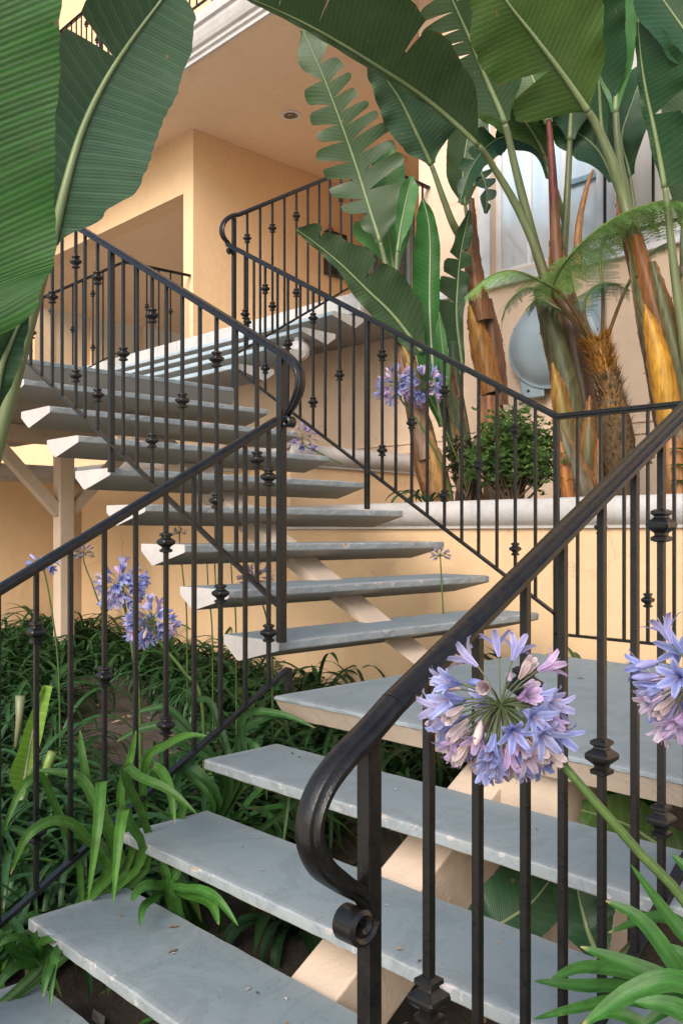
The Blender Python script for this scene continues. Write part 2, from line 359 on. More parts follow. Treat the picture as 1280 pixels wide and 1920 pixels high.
# middle flight: treads along x, climbing +y
XA, XB, Y2, G2, R2, D2 = .0983, 1.8804, .09, .3187, .185, .354
st = thing('staircase', 'middle flight of grey wedge-shaped steps with white ends, above the flower bed', 'stairs', (.99, .1, -.7), 'flights of the outdoor stairs')
for k in range(1, 9):
    tread_mb((XA, Y2+(k-1)*G2, k*R2), 'x', XB-XA, D2, WEDGE, 2, 20+k).build('tread', TM, st)
sb = MB(); xa, xb = .86, 1.03; s2 = R2/G2
def z2(y): return s2*y-.105
ya, yb = .02, 2.70
sb.add([(xa, ya, z2(ya)), (xb, ya, z2(ya)), (xb, yb, z2(yb)), (xa, yb, z2(yb)), (xa, ya, z2(ya)-.20), (xb, ya, z2(ya)-.20), (xb, yb, z2(yb)-.20), (xa, yb, z2(yb)-.20)],
       [(0,1,2,3),(7,6,5,4),(0,4,5,1),(1,5,6,2),(2,6,7,3),(3,7,4,0)], smooth=False)
for i in range(8): sb.v[i] = (sb.v[i][0], sb.v[i][1], max(sb.v[i][2], .002))
sb.build('stringer', M['beam'], st, .008)
# upper flight: big upper landing, four treads along y climbing +x, white floor fascia
UZ = 9*R2; FZ = UZ+5*R2
UW = 6.4
st = thing('staircase', 'upper flight of wide blue-edged steps below the top floor, landing on posts', 'stairs', (1.4, 4.5, -.5), 'flights of the outdoor stairs')
UL = [(1, 0, .2), (.5, 0, 0), (.03, 0, .2), (.003, -.002, .8), (0, -.008, .6), (0, -.03, .3), (.002, -.034, 0), (.03, -.16, 0), (.2, -.17, 0), (1, -.17, 0)]
tread_mb((XA, 2.64, UZ), 'x', 1.76, UW-2.64, UL, 2, 51, 60).build('landing', TM, st)
M['tread_blue'] = painted('blue_nosing_paint', (.30, .42, .50), (.56, .53, .50), (.3, .18, .1), chip=.64, rough=.5)
for k in range(1, 5):
    tread_mb((1.86+(k-1)*.324, UW, UZ+k*R2), 'y', UW-2.66, .36, WEDGE, 2, 60+k, 60).build('tread', [M['tread_blue'], M['tread_under'], M['whitep']], st)
fb = MB(); fb.box((3.15, 2.66, FZ-.14), (3.19, 9.2, FZ+.035))
for i in range(36): fb.box((3.146, 2.66+i*.18+.004, FZ-.138), (3.15, 2.66+i*.18+.176, FZ+.033))
fb.build('fascia', M['whitep'], st, .003)
fb = MB(); fb.box((3.192, 2.66, FZ-.16), (3.998, 9.2, FZ)); fb.box((4.002, 2.76, FZ-.16), (7.03, 6.29, FZ)); fb.build('floor_slab', M['tread_under'], st)
# near end of the top floor: white wedge-cut end like the treads
fb = MB(); fb.add([(3.15, 2.655, FZ+.03), (3.95, 2.655, FZ+.03), (3.95, 2.655, FZ-.05), (3.40, 2.655, FZ-.15), (3.15, 2.655, FZ-.05)], [(0,4,3,2,1)], smooth=False)
fb.build('slab_end', M['whitep'], st)
pb = MB(); pb.box((1.39, 4.465, -.62), (1.525, 4.595, 1.35)); pb.build('post', M['beam'], st, .01)
pb = MB(); pb.box((.12, 4.462, 1.352), (1.84, 4.598, UZ-.172)); pb.build('landing_beam', M['beam'], st, .006)
for sgn in (-1, 1):
    b = MB(); c = V((1.4575+sgn*.05, 4.53, .78)); e = V((1.4575+sgn*.60, 4.53, 1.352))
    b.sweep([c, (c+e)/2, e], [(-.045, -.045), (.045, -.045), (.045, .045), (-.045, .045)], (0, 1, 0), smooth=False); b.build('brace', M['beam'], st)
pb = MB(); pb.box((.18, 4.47, -.62), (.31, 4.59, 1.35)); pb.build('post', M['beam'], st, .01)
b = MB(); c = V((.29, 4.53, .78)); e = V((.83, 4.53, 1.352)); b.sweep([c, (c+e)/2, e], [(-.045, -.045), (.045, -.045), (.045, .045), (-.045, .045)], (0, 1, 0), smooth=False); b.build('brace', M['beam'], st)

# ------------------------------------------------------------------ railings
CAP = [(-.0245, -.003), (-.0245, .003), (-.0205, .0065), (-.0165, .0075), (-.0145, .0125), (-.008, .0155), (0, .0165), (.008, .0155), (.0145, .0125), (.0165, .0075), (.0205, .0065), (.0245, .003), (.0245, -.003), (.013, -.005), (.013, -.015), (-.013, -.015), (-.013, -.005)]
def capprof(lat_sign=1): return CAP
def collar_mb(c, s=1):
    mb = MB(); prof = [(-.034, .010), (-.031, .0165), (-.024, .017), (-.020, .0105), (-.015, .0115), (-.004, .0235), (.002, .0245), (.007, .0235), (.016, .0125), (.020, .0115), (.024, .017), (.030, .0165), (.034, .010)]
    n = 8; vs = []; sq = ((1, .86), (.86, 1), (-.86, 1), (-1, .86), (-1, -.86), (-.86, -1), (.86, -1), (1, -.86))
    for z, r in prof:
        for a, b in sq: vs.append((c[0]+r*s*a, c[1]+r*s*b, c[2]+z*s))
    k = len(prof)
    mb.add(vs, [(i*n+j, i*n+(j+1) % n, (i+1)*n+(j+1) % n, (i+1)*n+j) for i in range(k-1) for j in range(n)]+[tuple(range(n))[::-1], tuple(range((k-1)*n, k*n))], smooth=False)
    return mb
def railing(label, ax, pos, hand, bottom, bars, newels=(), loc=None, cat='railing', bs=.007, capscale=1, group='black iron stair railings', extra=None, posts=()):
    """ax: axis the railing runs along ('x' or 'y'); pos: other coordinate. hand: [(s,z)...] centre line of the cap, bottom: ((s0,z0),(s1,z1)) or None
    bars: list of (s, kind) kind 0 plain,1 one collar,2 two collars; newels: (s, z0, z1, half)"""
    P = (lambda s, z: V((s, pos, z))) if ax == 'x' else (lambda s, z: V((pos, s, z)))
    lat = (0, 1, 0) if ax == 'x' else (1, 0, 0)
    t = thing('railing', label, cat, loc or P(hand[0][0], bottom[0][1] if bottom else 0), group)
    mb = MB(); sgn = 1
    # profile 'b' must point up: in-plane normal = t x lat
    d = P(*hand[-1])-P(*hand[0]); up = d.cross(V(lat)).z
    prof = [(a*capscale, (b if up > 0 else -b)*capscale) for a, b in CAP]
    mb.sweep([P(s, z) for s, z in hand], prof, lat); mb.build('handrail', M['iron'], t, sharp=26)
    if bottom:
        mb = MB(); mb.sweep([P(*bottom[0]), (P(*bottom[0])+P(*bottom[1]))/2, P(*bottom[1])], [(-.0125, -.007), (.0125, -.007), (.0125, .007), (-.0125, .007)], lat, smooth=False); mb.build('bottom_rail', M['iron'], t, .0015)
    hs = sorted(hand)
    def zl(pts, s):
        pts = sorted(pts)
        for (a, za), (b, zb) in zip(pts, pts[1:]):
            if a <= s <= b: return za+(zb-za)*(s-a)/(b-a)
        (a, za), (b, zb) = (pts[0], pts[1]) if s < pts[0][0] else (pts[-2], pts[-1])
        return za+(zb-za)*(s-a)/(b-a)
    straight = extra or hand
    for s, kind in bars:
        zt = zl(straight, s)-.012; zb = zl(bottom, s)+.004; c = P(s, 0)
        mb = MB(); j = random.uniform(-.002, .002); mb.box((c.x-bs+j, c.y-bs, zb), (c.x+bs+j, c.y+bs, zt))
        bo = mb.build('baluster', M['iron'], t, .001)
        for fr in {0: (), 1: (.5,), 2: (.19, .81)}[kind]:
            q = zt+(zb-zt)*(fr+random.uniform(-.012, .012)); cb = collar_mb((c.x+j, c.y, q)); cb.build('collar', M['iron'], bo)
    for s, za, zb, h in newels:
        c = P(s, 0); mb = MB(); mb.box((c.x-h, c.y-h, za), (c.x+h, c.y+h, zb)); mb.build('newel_post', M['iron'], t, .002)
    return t
def volute(t, ax, pos, pts, s0, scrolls, cs=1, flip=1):
    """continuation of a cap rail: a bent strap ending in a small scroll"""
    P = (lambda s, z: V((s, pos, z))) if ax == 'x' else (lambda s, z: V((pos, s, z)))
    lat = (0, 1, 0) if ax == 'x' else (1, 0, 0)
    pp = cr(pts, 46); n = len(pp)
    sc = [1 if i < n*.62 else max(.5, 1-(i-n*.62)/(n*.38)*.45) for i in range(n)]
    mb = MB(); mb.sweep([P(*q) for q in pp], [(a*cs, b*flip*cs) for a, b in CAP], lat, scale=sc)
    mb.build('volute', M['iron'], t, sharp=26)
    c, r, a0, turns = scrolls; q = []
    for i in range(34):
        w = i/33; a = a0+turns*2*math.pi*w; rr = r*(1-.68*w); q.append((c[0]+rr*math.cos(a), c[1]+rr*math.sin(a)))
    mb = MB(); mb.sweep([P(*z) for z in q], [(-.017*cs, -.006*cs), (.017*cs, -.006*cs), (.021*cs, 0), (.017*cs, .006*cs), (-.017*cs, .006*cs), (-.021*cs, 0)], lat)
    mb.build('scroll', M['iron'], t, sharp=26)
def pattern(ss, start=0, seq=(0, 2, 0, 1)): return [(s, seq[(i+start) % 4]) for i, s in enumerate(ss)]

# lower flight, left side (y=.03)
L1h = [(-1.75, .035), (-1.02, .44), (.035, 1.028)]
railing('black railing along the left of the lowest steps, partly draped by green strap leaves', 'x', .03, L1h, ((-1.75, -.957), (.094, .088)),
        [(-1.36, 1), (-1.25, 0), (-1.14, 2), (-1.025, 0), (-.909, 2), (-.796, 0), (-.68, 1), (-.568, 0), (-.451, 2), (-.338, 0), (-.224, 1), (-.111, 0), (.000, 2)],
        [(.094, .0, .09, .012), (-1.72, -.98, .05, .012)], loc=(-.4, .03, -.7))
# lower flight, right side (y=-1.685) with the big foreground volute
YR = -1.685
R1s = [(-1.235, .338), (-.274, .862), (.25, 1.147), (.32, 1.172), (1.72, 1.185)]
def r1z(s): return .338+.5453*(s+1.235)
R1 = railing('black foreground railing with a large curled handrail end, right of the lowest steps', 'x', YR, [(-1.19, r1z(-1.19)), (-.7, r1z(-.7)), (.25, r1z(.25)), (.32, 1.170), (1.70, 1.178)],
        ((-1.235, -.652), (.02, .062)),
        [(-1.109, 1), (-.99, 0), (-.861, 2), (-.746, 0), (-.612, 1), (-.485, 0), (-.372, 2), (-.255, 0), (-.14, 1), (-.03, 0)],
        [(-1.237, -.93, .322, .0125), (.05, .0, r1z(.05)-.015, .011)], loc=(-.6, YR, -.7), capscale=1.0)
volute(R1, 'x', YR, [(-1.19, r1z(-1.19)), (-1.236, .333), (-1.29, .302), (-1.330, .268), (-1.349, .222), (-1.333, .174), (-1.293, .138), (-1.252, .108), (-1.240, .080)], 0,
       ((-1.266, .076), .026, 0, -1.35), 1.0, -1)
# middle flight, near side (x=.09), volute at the foot
XN = .09
def n2z(s): return 1.290+.5465*(s-.05)
N2 = railing('black railing on the near side of the middle flight, curled at its foot', 'y', XN, [(2.72, n2z(2.72)), (1.2, n2z(1.2)), (.10, n2z(.10))], ((.085, .328), (2.70, 1.815)),
        pattern([2.60, 2.47, 2.34, 2.215, 2.085, 1.96, 1.845, 1.70, 1.599], 0, (0, 1, 0, 2))+[(1.47, 2), (1.226, 1), (1.102, 0), (.978, 2), (.856, 0), (.73, 1), (.602, 0), (.48, 2), (.346, 0), (.215, 1)],
        [(.065, .185, n2z(.065)-.012, .015), (1.340, .9, n2z(1.34)-.012, .0135), (2.66, 1.6, n2z(2.66)-.012, .0135)], loc=(XN, .1, .19))
volute(N2, 'y', XN, [(.10, n2z(.10)), (.045, n2z(.045)), (-.008, 1.248), (-.040, 1.205), (-.040, 1.148), (-.012, 1.100), (.030, 1.058), (.045, 1.035)], 0, ((.02, 1.025), .022, 0, 1.3), 1, 1)
# middle flight, far side (x=1.75)
XF = 1.75
def f2z(s): return 1.190+.5497*(s+.10)
fs = [2.416, 2.314, 2.19, 2.062, 1.952, 1.829, 1.704, 1.588, 1.461, 1.334, 1.095, .983, .859, .742, .618, .498, .382, .263, .145, .024]
railing('black railing on the far side of the middle flight, in front of the planter', 'y', XF, [(2.62, f2z(2.62)), (1.3, f2z(1.3)), (-.10, f2z(-.10))], ((2.55, 1.79), (-.1, .196)),
        [(s, (1, 0, 2, 0)[i % 4]) for i, s in enumerate(fs)], [(1.219, .75, f2z(1.219)-.012, .0135), (-.10, 0, 1.185, .0125)], loc=(XF, 1.2, .7))
# landing, far edge
railing('short level black iron railing along the back edge of the landing below the planter', 'y', XF, [(-.10, 1.187), (-.9, 1.182), (-1.70, 1.178)], ((-.10, .10), (-1.70, .09)),
        [(-.22, 0), (-.345, 1), (-.465, 0), (-.585, 2), (-.71, 0), (-.83, 1), (-.95, 0), (-1.07, 2), (-1.19, 0), (-1.31, 1), (-1.43, 0), (-1.55, 2)], [(-1.70, 0, 1.17, .0125)], loc=(XF, -.9, 0))
# upper flight, near side (y=2.64)
YU = 2.63
def u3z(s): return 2.912+.5785*(s-1.832)
U3 = railing('black railing climbing right to the top floor, with a curl at its foot', 'x', YU, [(1.86, u3z(1.86)), (2.5, u3z(2.5)), (3.22, u3z(3.22)), (3.27, 3.722), (3.99, 3.705)], ((1.82, 1.90), (3.10, 2.68)),
        [(1.94, 2), (2.06, 0), (2.18, 2), (2.30, 0), (2.42, 2), (2.54, 0), (2.66, 1), (2.78, 0), (2.90, 2), (3.02, 0)],
        [(1.817, UZ, 2.895, .0135), (3.2, FZ, 3.70, .012)], loc=(1.8, YU, UZ))
mb = MB(); mb.box((3.2, YU-.01, FZ+.09), (3.99, YU+.01, FZ+.105)); mb.build('bottom_rail', M['iron'], U3)
for i, s in enumerate((3.31, 3.43, 3.55, 3.67, 3.79, 3.91)):
    mb = MB(); mb.box((s-.007, YU-.007, FZ+.1), (s+.007, YU+.007, 3.70)); bo = mb.build('baluster', M['iron'], U3)
    if i % 2: collar_mb((s, YU, FZ+.62)).build('collar', M['iron'], bo)
volute(U3, 'x', YU, [(1.86, u3z(1.86)), (1.80, 2.905), (1.738, 2.855), (1.708, 2.79), (1.722, 2.735), (1.765, 2.700), (1.80, 2.672)], 0, ((1.783, 2.652), .024, 0, -1.3), 1, -1)
# upper flight, far side (y=6.35)
def u4z(s): return 3.106+.6068*(s-2.182)
U4 = railing('thin black iron railing far back on the left, below the wide wall opening', 'x', 6.35, [(1.5, u4z(1.5)), (2.3, u4z(2.3)), (3.08, u4z(3.08)), (3.14, 3.665), (3.99, 3.69)], ((1.9, 1.95), (3.12, 2.69)),
        [(2.0, 1), (2.12, 0), (2.24, 2), (2.36, 0), (2.48, 1), (2.60, 0), (2.72, 2), (2.84, 0), (2.96, 1), (3.08, 0)], [(1.6, UZ, u4z(1.6), .012)], loc=(2.5, 6.35, UZ))
for i, s in enumerate((3.24, 3.4, 3.56, 3.72, 3.88)):
    mb = MB(); mb.box((s-.007, 6.343, FZ+.03), (s+.007, 6.357, 3.68)); bo = mb.build('baluster', M['iron'], U4)
    if i % 2: collar_mb((s, 6.35, FZ+.62)).build('collar', M['iron'], bo)

# ------------------------------------------------------------------ planters
def capstone(mb, pts, prof, nrm_fix=None): pass
PLX = 2.22
CAPW = [(0, .0), (-.030, -.002), (-.042, -.008), (-.044, -.020), (-.050, -.030), (-.060, -.048), (-.066, -.070), (-.066, -.092), (-.059, -.116), (-.046, -.137), (-.026, -.152), (-.022, -.156), (-.022, -.172), (.0, -.178)]
def planter_cap(p0, p1, out, top, back=.22):
    """moulded coping along p0->p1; out = outward unit vector"""
    mb = MB(); o = V(out); vs = []; prof = [(back, 0)]+[(q[0], q[1]) for q in CAPW]+[(back, -.178)]; k = len(prof); n = 24
    for i in range(n+1):
        p = V((*p0, top))+(V((*p1, top))-V((*p0, top)))*i/n
        for a, b in prof: vs.append(p-o*a+V((0, 0, b)))
    fs = [(i*k+j, i*k+(j+1) % k, (i+1)*k+(j+1) % k, (i+1)*k+j) for i in range(n) for j in range(k)]
    d = (V((*p1, 0))-V((*p0, 0))).cross(V((0, 0, 1)))
    if d.dot(o) < 0: fs = [f[::-1] for f in fs]
    mb.add(vs, fs+[tuple(range(k)), tuple(range(n*k, (n+1)*k))]); return mb
pl = thing('planter_wall', 'long low peach planter wall with white moulded coping, behind the landing rail', 'planter', (PLX, 0, -.6))
mb = MB(); mb.box((PLX+.02, -7, -1.2), (PLX+.2, 2.58, .63)); mb.build('wall', M['peach'], pl)
planter_cap((PLX+.02, -7), (PLX+.02, 2.58), (-1, 0, 0), .805).build('coping', M['whitep'], pl, sharp=30)
mb = MB(); vs = []
for j in range(41):
    for i in range(13): vs.append((PLX+.2+(3.998-PLX-.2)*i/12, -7+9.64*j/40, .72+random.uniform(-.02, .03)))
mb.add(vs, [(j*13+i, j*13+i+1, (j+1)*13+i+1, (j+1)*13+i) for j in range(40) for i in range(12)]); mb.build('soil', M['soil'], pl)
pl = thing('planter_wall', 'short raised peach planter with white coping under the upper steps, behind the middle flight', 'planter', (3.1, 2.66, -.5))
mb = MB(); mb.box((2.40, 2.68, -1.1), (3.998, 2.86, 1.13)); mb.box((2.40, 2.862, -1.1), (2.58, 6.0, 1.128)); mb.build('wall', M['peach'], pl)
planter_cap((2.38, 2.68), (3.998, 2.68), (0, -1, 0), 1.30).build('coping', M['whitep'], pl, sharp=30)
planter_cap((2.40, 6.0), (2.40, 2.68), (-1, 0, 0), 1.298).build('coping', M['whitep'], pl, sharp=30)
mb = MB(); mb.box((2.6, 2.88, 1.0), (3.99, 6.0, 1.2)); mb.build('soil', M['soil'], pl)
pl = thing('planter_wall', 'shaded orange wall with white coping in the dark behind the timber post on the left', 'wall', (1.0, 6.1, -.5))
mb = MB(); mb.box((-3.5, 6.13, -1.1), (3.998, 6.30, 1.13)); mb.build('wall', M['peach'], pl)
planter_cap((-3.5, 6.13), (3.998, 6.13), (0, -1, 0), 1.30).build('coping', M['whitep'], pl, sharp=30)

# ------------------------------------------------------------------ building
bd = thing('building', 'peach stucco building with a deep soffit, white-framed window and upstairs balcony behind the stairs', 'building', (4, 2, -.6))
SZ = 5.432; XW = 4.0
def wallmesh(polys, mat, name='wall', axis=0, flip=False):
    mb = MB()
    for pts in polys: mb.add(pts, [tuple(range(len(pts)))[::-1 if flip else 1]], smooth=False)
    return mb.build(name, mat, bd)
# window wall x=4, y<2.75 with openings: arch window y .98..1.93, z 2.80..3.78 ; second window y -.05..0.80
def facade(y0, y1, z0, z1, holes, x=XW, mat='pink', name='wall', depth=.3):
    mb = MB(); ys = sorted({y0, y1}|{h[0] for h in holes}|{h[1] for h in holes})
    for a, b in zip(ys, ys[1:]):
        hh = [h for h in holes if h[0] <= a and b <= h[1]]
        z = z0
        for h in sorted(hh, key=lambda h: h[2]):
            mb.add([(x, a, z), (x, b, z), (x, b, h[2]), (x, a, h[2])], [(0, 3, 2, 1)], smooth=False); z = h[3]
        mb.add([(x, a, z), (x, b, z), (x, b, z1), (x, a, z1)], [(0, 3, 2, 1)], smooth=False)
    for h in holes:
        a, b, c, d = h
        mb.add([(x, a, c), (x, b, c), (x, b, d), (x, a, d), (x+depth, a, c), (x+depth, b, c), (x+depth, b, d), (x+depth, a, d)], [(0, 1, 5, 4), (1, 2, 6, 5), (2, 3, 7, 6), (3, 0, 4, 7)], smooth=False)
    return mb
AY0, AY1, AZ0, AZ1 = .96, 1.95, 2.78, 4.40; AR = (AY1-AY0)/2; AC = (AY0+AY1)/2; ASP = AZ1-AR*.78
BY0, BY1 = -.55, .80
mb = facade(-7, 2.75, -1.2, SZ, [(AY0, AY1, AZ0, AZ1), (BY0, BY1, 2.76, 4.4)], depth=.16)
mb.build('wall', M['pink'], bd)
mb = MB(); mb.box((4.002, 2.52, -1), (7.2, 2.748, SZ-.002)); mb.build('side_wall', M['pink'], bd)         # side of the window block, right of the passage
# sill band at floor level under the windows
mb = MB()
for a, b, c, d in ((-7, 2.745, 2.655, 2.70), (-7, 2.742, 2.70, 2.755)): mb.box((XW-.05 if c < 2.7 else XW-.03, a, c), (XW-.002, b, d))
mb.build('sill_band', M['frame'], bd, .006)
def win(y0, y1, z0, z1, glass, name='window', arch=False, x=XW+.10, mull=()):
    f = MB(); w = .05
    if arch:
        out = [(AC+AR*math.cos(math.pi*i/n), ASP+AR*.78*math.sin(math.pi*i/n)) for i in range(n+1)]
        pts = [(y1, z0)]+out+[(y0, z0)]
        sc = lambda q, k: (AC+(q[0]-AC)*k, z0+(q[1]-z0)*k)
        k = 1-2*w/(y1-y0); ins = [sc(q, k) for q in pts]; ins = [(a, max(b, z0+w)) for a, b in ins]
        m_ = len(pts)
        f.add([(x-.03, a, b) for a, b in pts]+[(x-.03, a, b) for a, b in ins]+[(x+.02, a, b) for a, b in ins],
              [(i, i+1, m_+i+1, m_+i) for i in range(m_-1)]+[(m_+i, m_+i+1, 2*m_+i+1, 2*m_+i) for i in range(m_-1)], smooth=False)
    else:
        f.box((x-.03, y0, z0), (x+.02, y0+w, z1)); f.box((x-.03, y1-w, z0), (x+.02, y1, z1)); f.box((x-.03, y0+w, z1-w), (x+.02, y1-w, z1))
    f.box((x-.028, y0+w, z0), (x+.02, y1-w, z0+w))
    for my in mull: f.box((x-.026, my-.018, z0+w), (x+.018, my+.018, (AZ1-.06) if arch else z1-w))
    fo = f.build(name, M['frame'], bd)
    gm = MB()
    if arch: gm.add([(x, a, b) for a, b in ins], [tuple(range(len(ins)))[::-1]], smooth=False)
    else: gm.add([(x, y0+w, z0+w), (x, y1-w, z0+w), (x, y1-w, z1-w), (x, y0+w, z1-w)], [(0, 3, 2, 1)], smooth=False)
    gm.build('pane', glass, fo); return fo
win(AY0, AY1, AZ0, AZ1, M['glass'], mull=(1.30, 1.62))
win(BY0, BY1, 2.76, 4.4, M['curtain'], mull=())
mb = MB(); mb.box((XW-.022, AY1+.001, AZ0-.03), (XW-.002, AY1+.12, AZ1)); mb.box((XW-.022, BY1+.001, AZ0-.03), (XW-.002, AY0-.001, AZ1)); mb.box((XW-.022, BY1, AZ1+.001), (XW-.002, AY1+.12, AZ1+.1))
mb.build('window_surround', M['frame'], bd, .004)
f = MB()
f.box((XW+.07, AY0+.05, 3.36), (XW+.118, 1.281, 3.40)); f.build('transom', M['blueframe'], bd)
GW = thing('window_guard', 'black iron guard bars before the beige-blinded window at the right edge', 'railing', (XW-.1, .5, 2.76))
mb = MB(); mb.box((XW-.112, -.6, 2.79), (XW-.088, .86, 2.812)); mb.build('bottom_rail', M['iron'], GW)
mb = MB(); mb.box((XW-.115, -.6, 3.92), (XW-.085, .86, 3.95)); mb.build('top_rail', M['iron'], GW)
for i in range(8):
    mb = MB(); y = .84-.19*i; mb.box((XW-.108, y-.009, 2.813), (XW-.092, y+.009, 3.919)); bo = mb.build('bar', M['iron'], GW)
    if i % 2 == 0: collar_mb((XW-.1, y, 3.42)).build('collar', M['iron'], bo)
# passage: back wall y=6.29, end wall x=7.04 with a dark window
mb = MB(); mb.box((XW+.002, 6.292, FZ-.5), (7.2, 6.50, SZ-.002)); mb.build('passage_wall', M['peach'], bd)
mb = MB(); mb.box((7.04, 2.75, FZ-.3), (7.25, 6.29, SZ-.003)); mb.build('end_wall', M['peach'], bd)
f = MB()
for a, b, c, d in ((5.50, 5.56, 3.88, 5.38), (6.2, 6.26, 3.88, 5.38), (5.56, 6.2, 3.88, 3.95), (5.56, 6.2, 5.32, 5.38)): f.box((7.0, a, c), (7.038, b, d))
fo = f.build('window', M['blueframe'], bd); gm = MB(); gm.add([(7.025, 5.56, 3.95), (7.025, 6.2, 3.95), (7.025, 6.2, 5.32), (7.025, 5.56, 5.32)], [(0, 3, 2, 1)]); gm.build('pane', M['darkglass'], fo)
# left wall x=4, y>6.292 with the wide opening
mb = facade(6.292, 13, -1.2, SZ, [(6.46, 12.6, FZ, 4.715)], depth=.26, mat='peach'); mb.build('left_wall', M['peach'], bd)
mb = MB(); mb.box((4.262, 6.502, 4.72), (9.5, 12.9, 4.85)); mb.build('passage_ceiling', M['soffit'], bd)
mb = MB(); mb.box((2.5, 16, 0), (19, 16.2, 6.5))
for i in range(6): mb.box((5.2+i*1.35, 15.93, 0), (5.6+i*1.35, 15.998, 6.3))
mb.build('courtyard_wall', M['peach'], bd)
mb = MB(); mb.box((4.262, 6.502, FZ-.15), (12, 12.9, FZ)); mb.build('passage_floor', M['tread_under'], bd)
# lower rear wall under the top floor
mb = MB(); mb.add([(XW, 2.75, -1.2), (XW, 6.292, -1.2), (XW, 6.292, FZ-.16), (XW, 2.75, FZ-.16)], [(0, 3, 2, 1)], smooth=False)
for z in (1.335, 1.42): mb.box((XW-.012, -7, z), (XW-.001, 6.0, z+.012))
mb.build('lower_wall', M['pink'], bd)
# soffit and the moulded balcony edge
SX = 3.10
mb = MB(); mb.box((SX+.04, 2.2, SZ), (9.5, 13, SZ+.25)); mb.build('soffit', M['soffit'], bd)
cp = [(0, 0), (-.03, 0), (-.03, .035), (-.055, .05), (-.055, .085), (-.085, .10), (-.105, .14), (-.125, .20), (-.125, .235), (-.155, .25), (-.155, .315), (-.12, .33), (-.12, .40), (0, .40)]
vs = []; k = len(cp); n2 = 10
for i in range(n2+1):
    for a, b in cp: vs.append((SX+.038+a, 2.2+10.8*i/n2, SZ-.03+b))
mb = MB(); mb.add(vs, [(i*k+j, i*k+(j+1) % k, (i+1)*k+(j+1) % k, (i+1)*k+j) for i in range(n2) for j in range(k)]+[tuple(range(k)), tuple(range(n2*k, n2*k+k))[::-1]], smooth=False)
mb.build('cornice', M['whitep'], bd)
mb = MB(); mb.box((SX+.04, 2.2, SZ+.252), (6.4, 13, SZ+.37)); mb.build('balcony_floor', M['soffit'], bd)
mb = MB(); mb.box((6.4, 1, SZ+.26), (6.6, 34, 18)); mb.build('upper_wall', M['peach'], bd)
mb = MB()
for i in range(14): mb.box((6.33, 13.55, 7.2+i*.14), (6.392, 14.55, 7.30+i*.14))
mb.box((6.30, 13.35, 7.0), (6.396, 13.53, 9.4)); mb.build('shutter', M['frame'], bd)
BRZ = SZ+.37
railing('black iron balcony railing at the top of the picture above the white cornice', 'y', 3.06, [(2.4, BRZ+1.02), (8, BRZ+1.02), (16, BRZ+1.02)], ((2.4, BRZ+.10), (16, BRZ+.10)),
        [(2.5+i*.125, (0, 2, 0, 1)[i % 4]) for i in range(80)], [(4.6+i*2.2, BRZ, BRZ+1.0, .014) for i in range(5)], loc=(3.06, 8, BRZ))
# ------------------------------------------------------------------ lamps and wall things
t = thing('recessed_light', 'round recessed ceiling light in the tan soffit', 'ceiling light', (4.603, 5.214, SZ))
mb = MB(); n3 = 28
for r0, z0, r1, z1, mt in ((.115, -.006, .085, -.008, 0), (.085, -.008, .078, .06, 1), (.078, .06, 0.001, .062, 1), (.115, -.006, .115, 0, 0)):
    vs = [(4.603+r*math.cos(2*math.pi*j/n3), 5.214+r*math.sin(2*math.pi*j/n3), SZ+z-.004) for r, z in ((r0, z0), (r1, z1)) for j in range(n3)]
    mb.add(vs, [(j, (j+1) % n3, n3+(j+1) % n3, n3+j) for j in range(n3)], mt)
for i, vv in enumerate(mb.v): mb.v[i] = (vv[0], vv[1], min(vv[2], SZ-.002) if vv[2] < SZ else SZ-.0025)
mb.build('trim_ring', [M['frame'], M['can']], t)
mb = MB(); mb.tube([(4.603, 5.214, SZ-.006), (4.603, 5.214, SZ-.012)], .05, 20); mb.build('bulb', M['can'], t)
t = thing('ceiling_lamp', 'small tan drum lamp under the soffit at the end of the passage, behind the leaves', 'ceiling light', (6.336, 5.175, SZ))
mb = MB(); mb.tube([(6.336, 5.175, SZ-.002), (6.336, 5.175, SZ-.03), (6.336, 5.175, SZ-.10), (6.336, 5.175, SZ-.14)], [.10, .12, .12, .07], 20); mb.build('shade', M['can'], t)
gp = V((2.6, 2.80, 2.07))
t = thing('globe_light', 'frosted white globe light hanging under the upper steps', 'lamp', gp)
mb = MB(); vs = []; nn = 18
for i in range(nn+1):
    for j in range(24): a = math.pi*i/nn; b = 2*math.pi*j/24; vs.append(gp+V((math.sin(a)*math.cos(b), math.sin(a)*math.sin(b), math.cos(a)))*.085)
mb.add(vs, [(i*24+j, (i+1)*24+j, (i+1)*24+(j+1) % 24, i*24+(j+1) % 24) for i in range(nn) for j in range(24)]); mb.build('globe', M['globe'], t)
mb = MB(); mb.tube([gp+V((0, 0, .075)), gp+V((0, 0, .11))], .04, 16); mb.build('fitting', M['frame'], t)
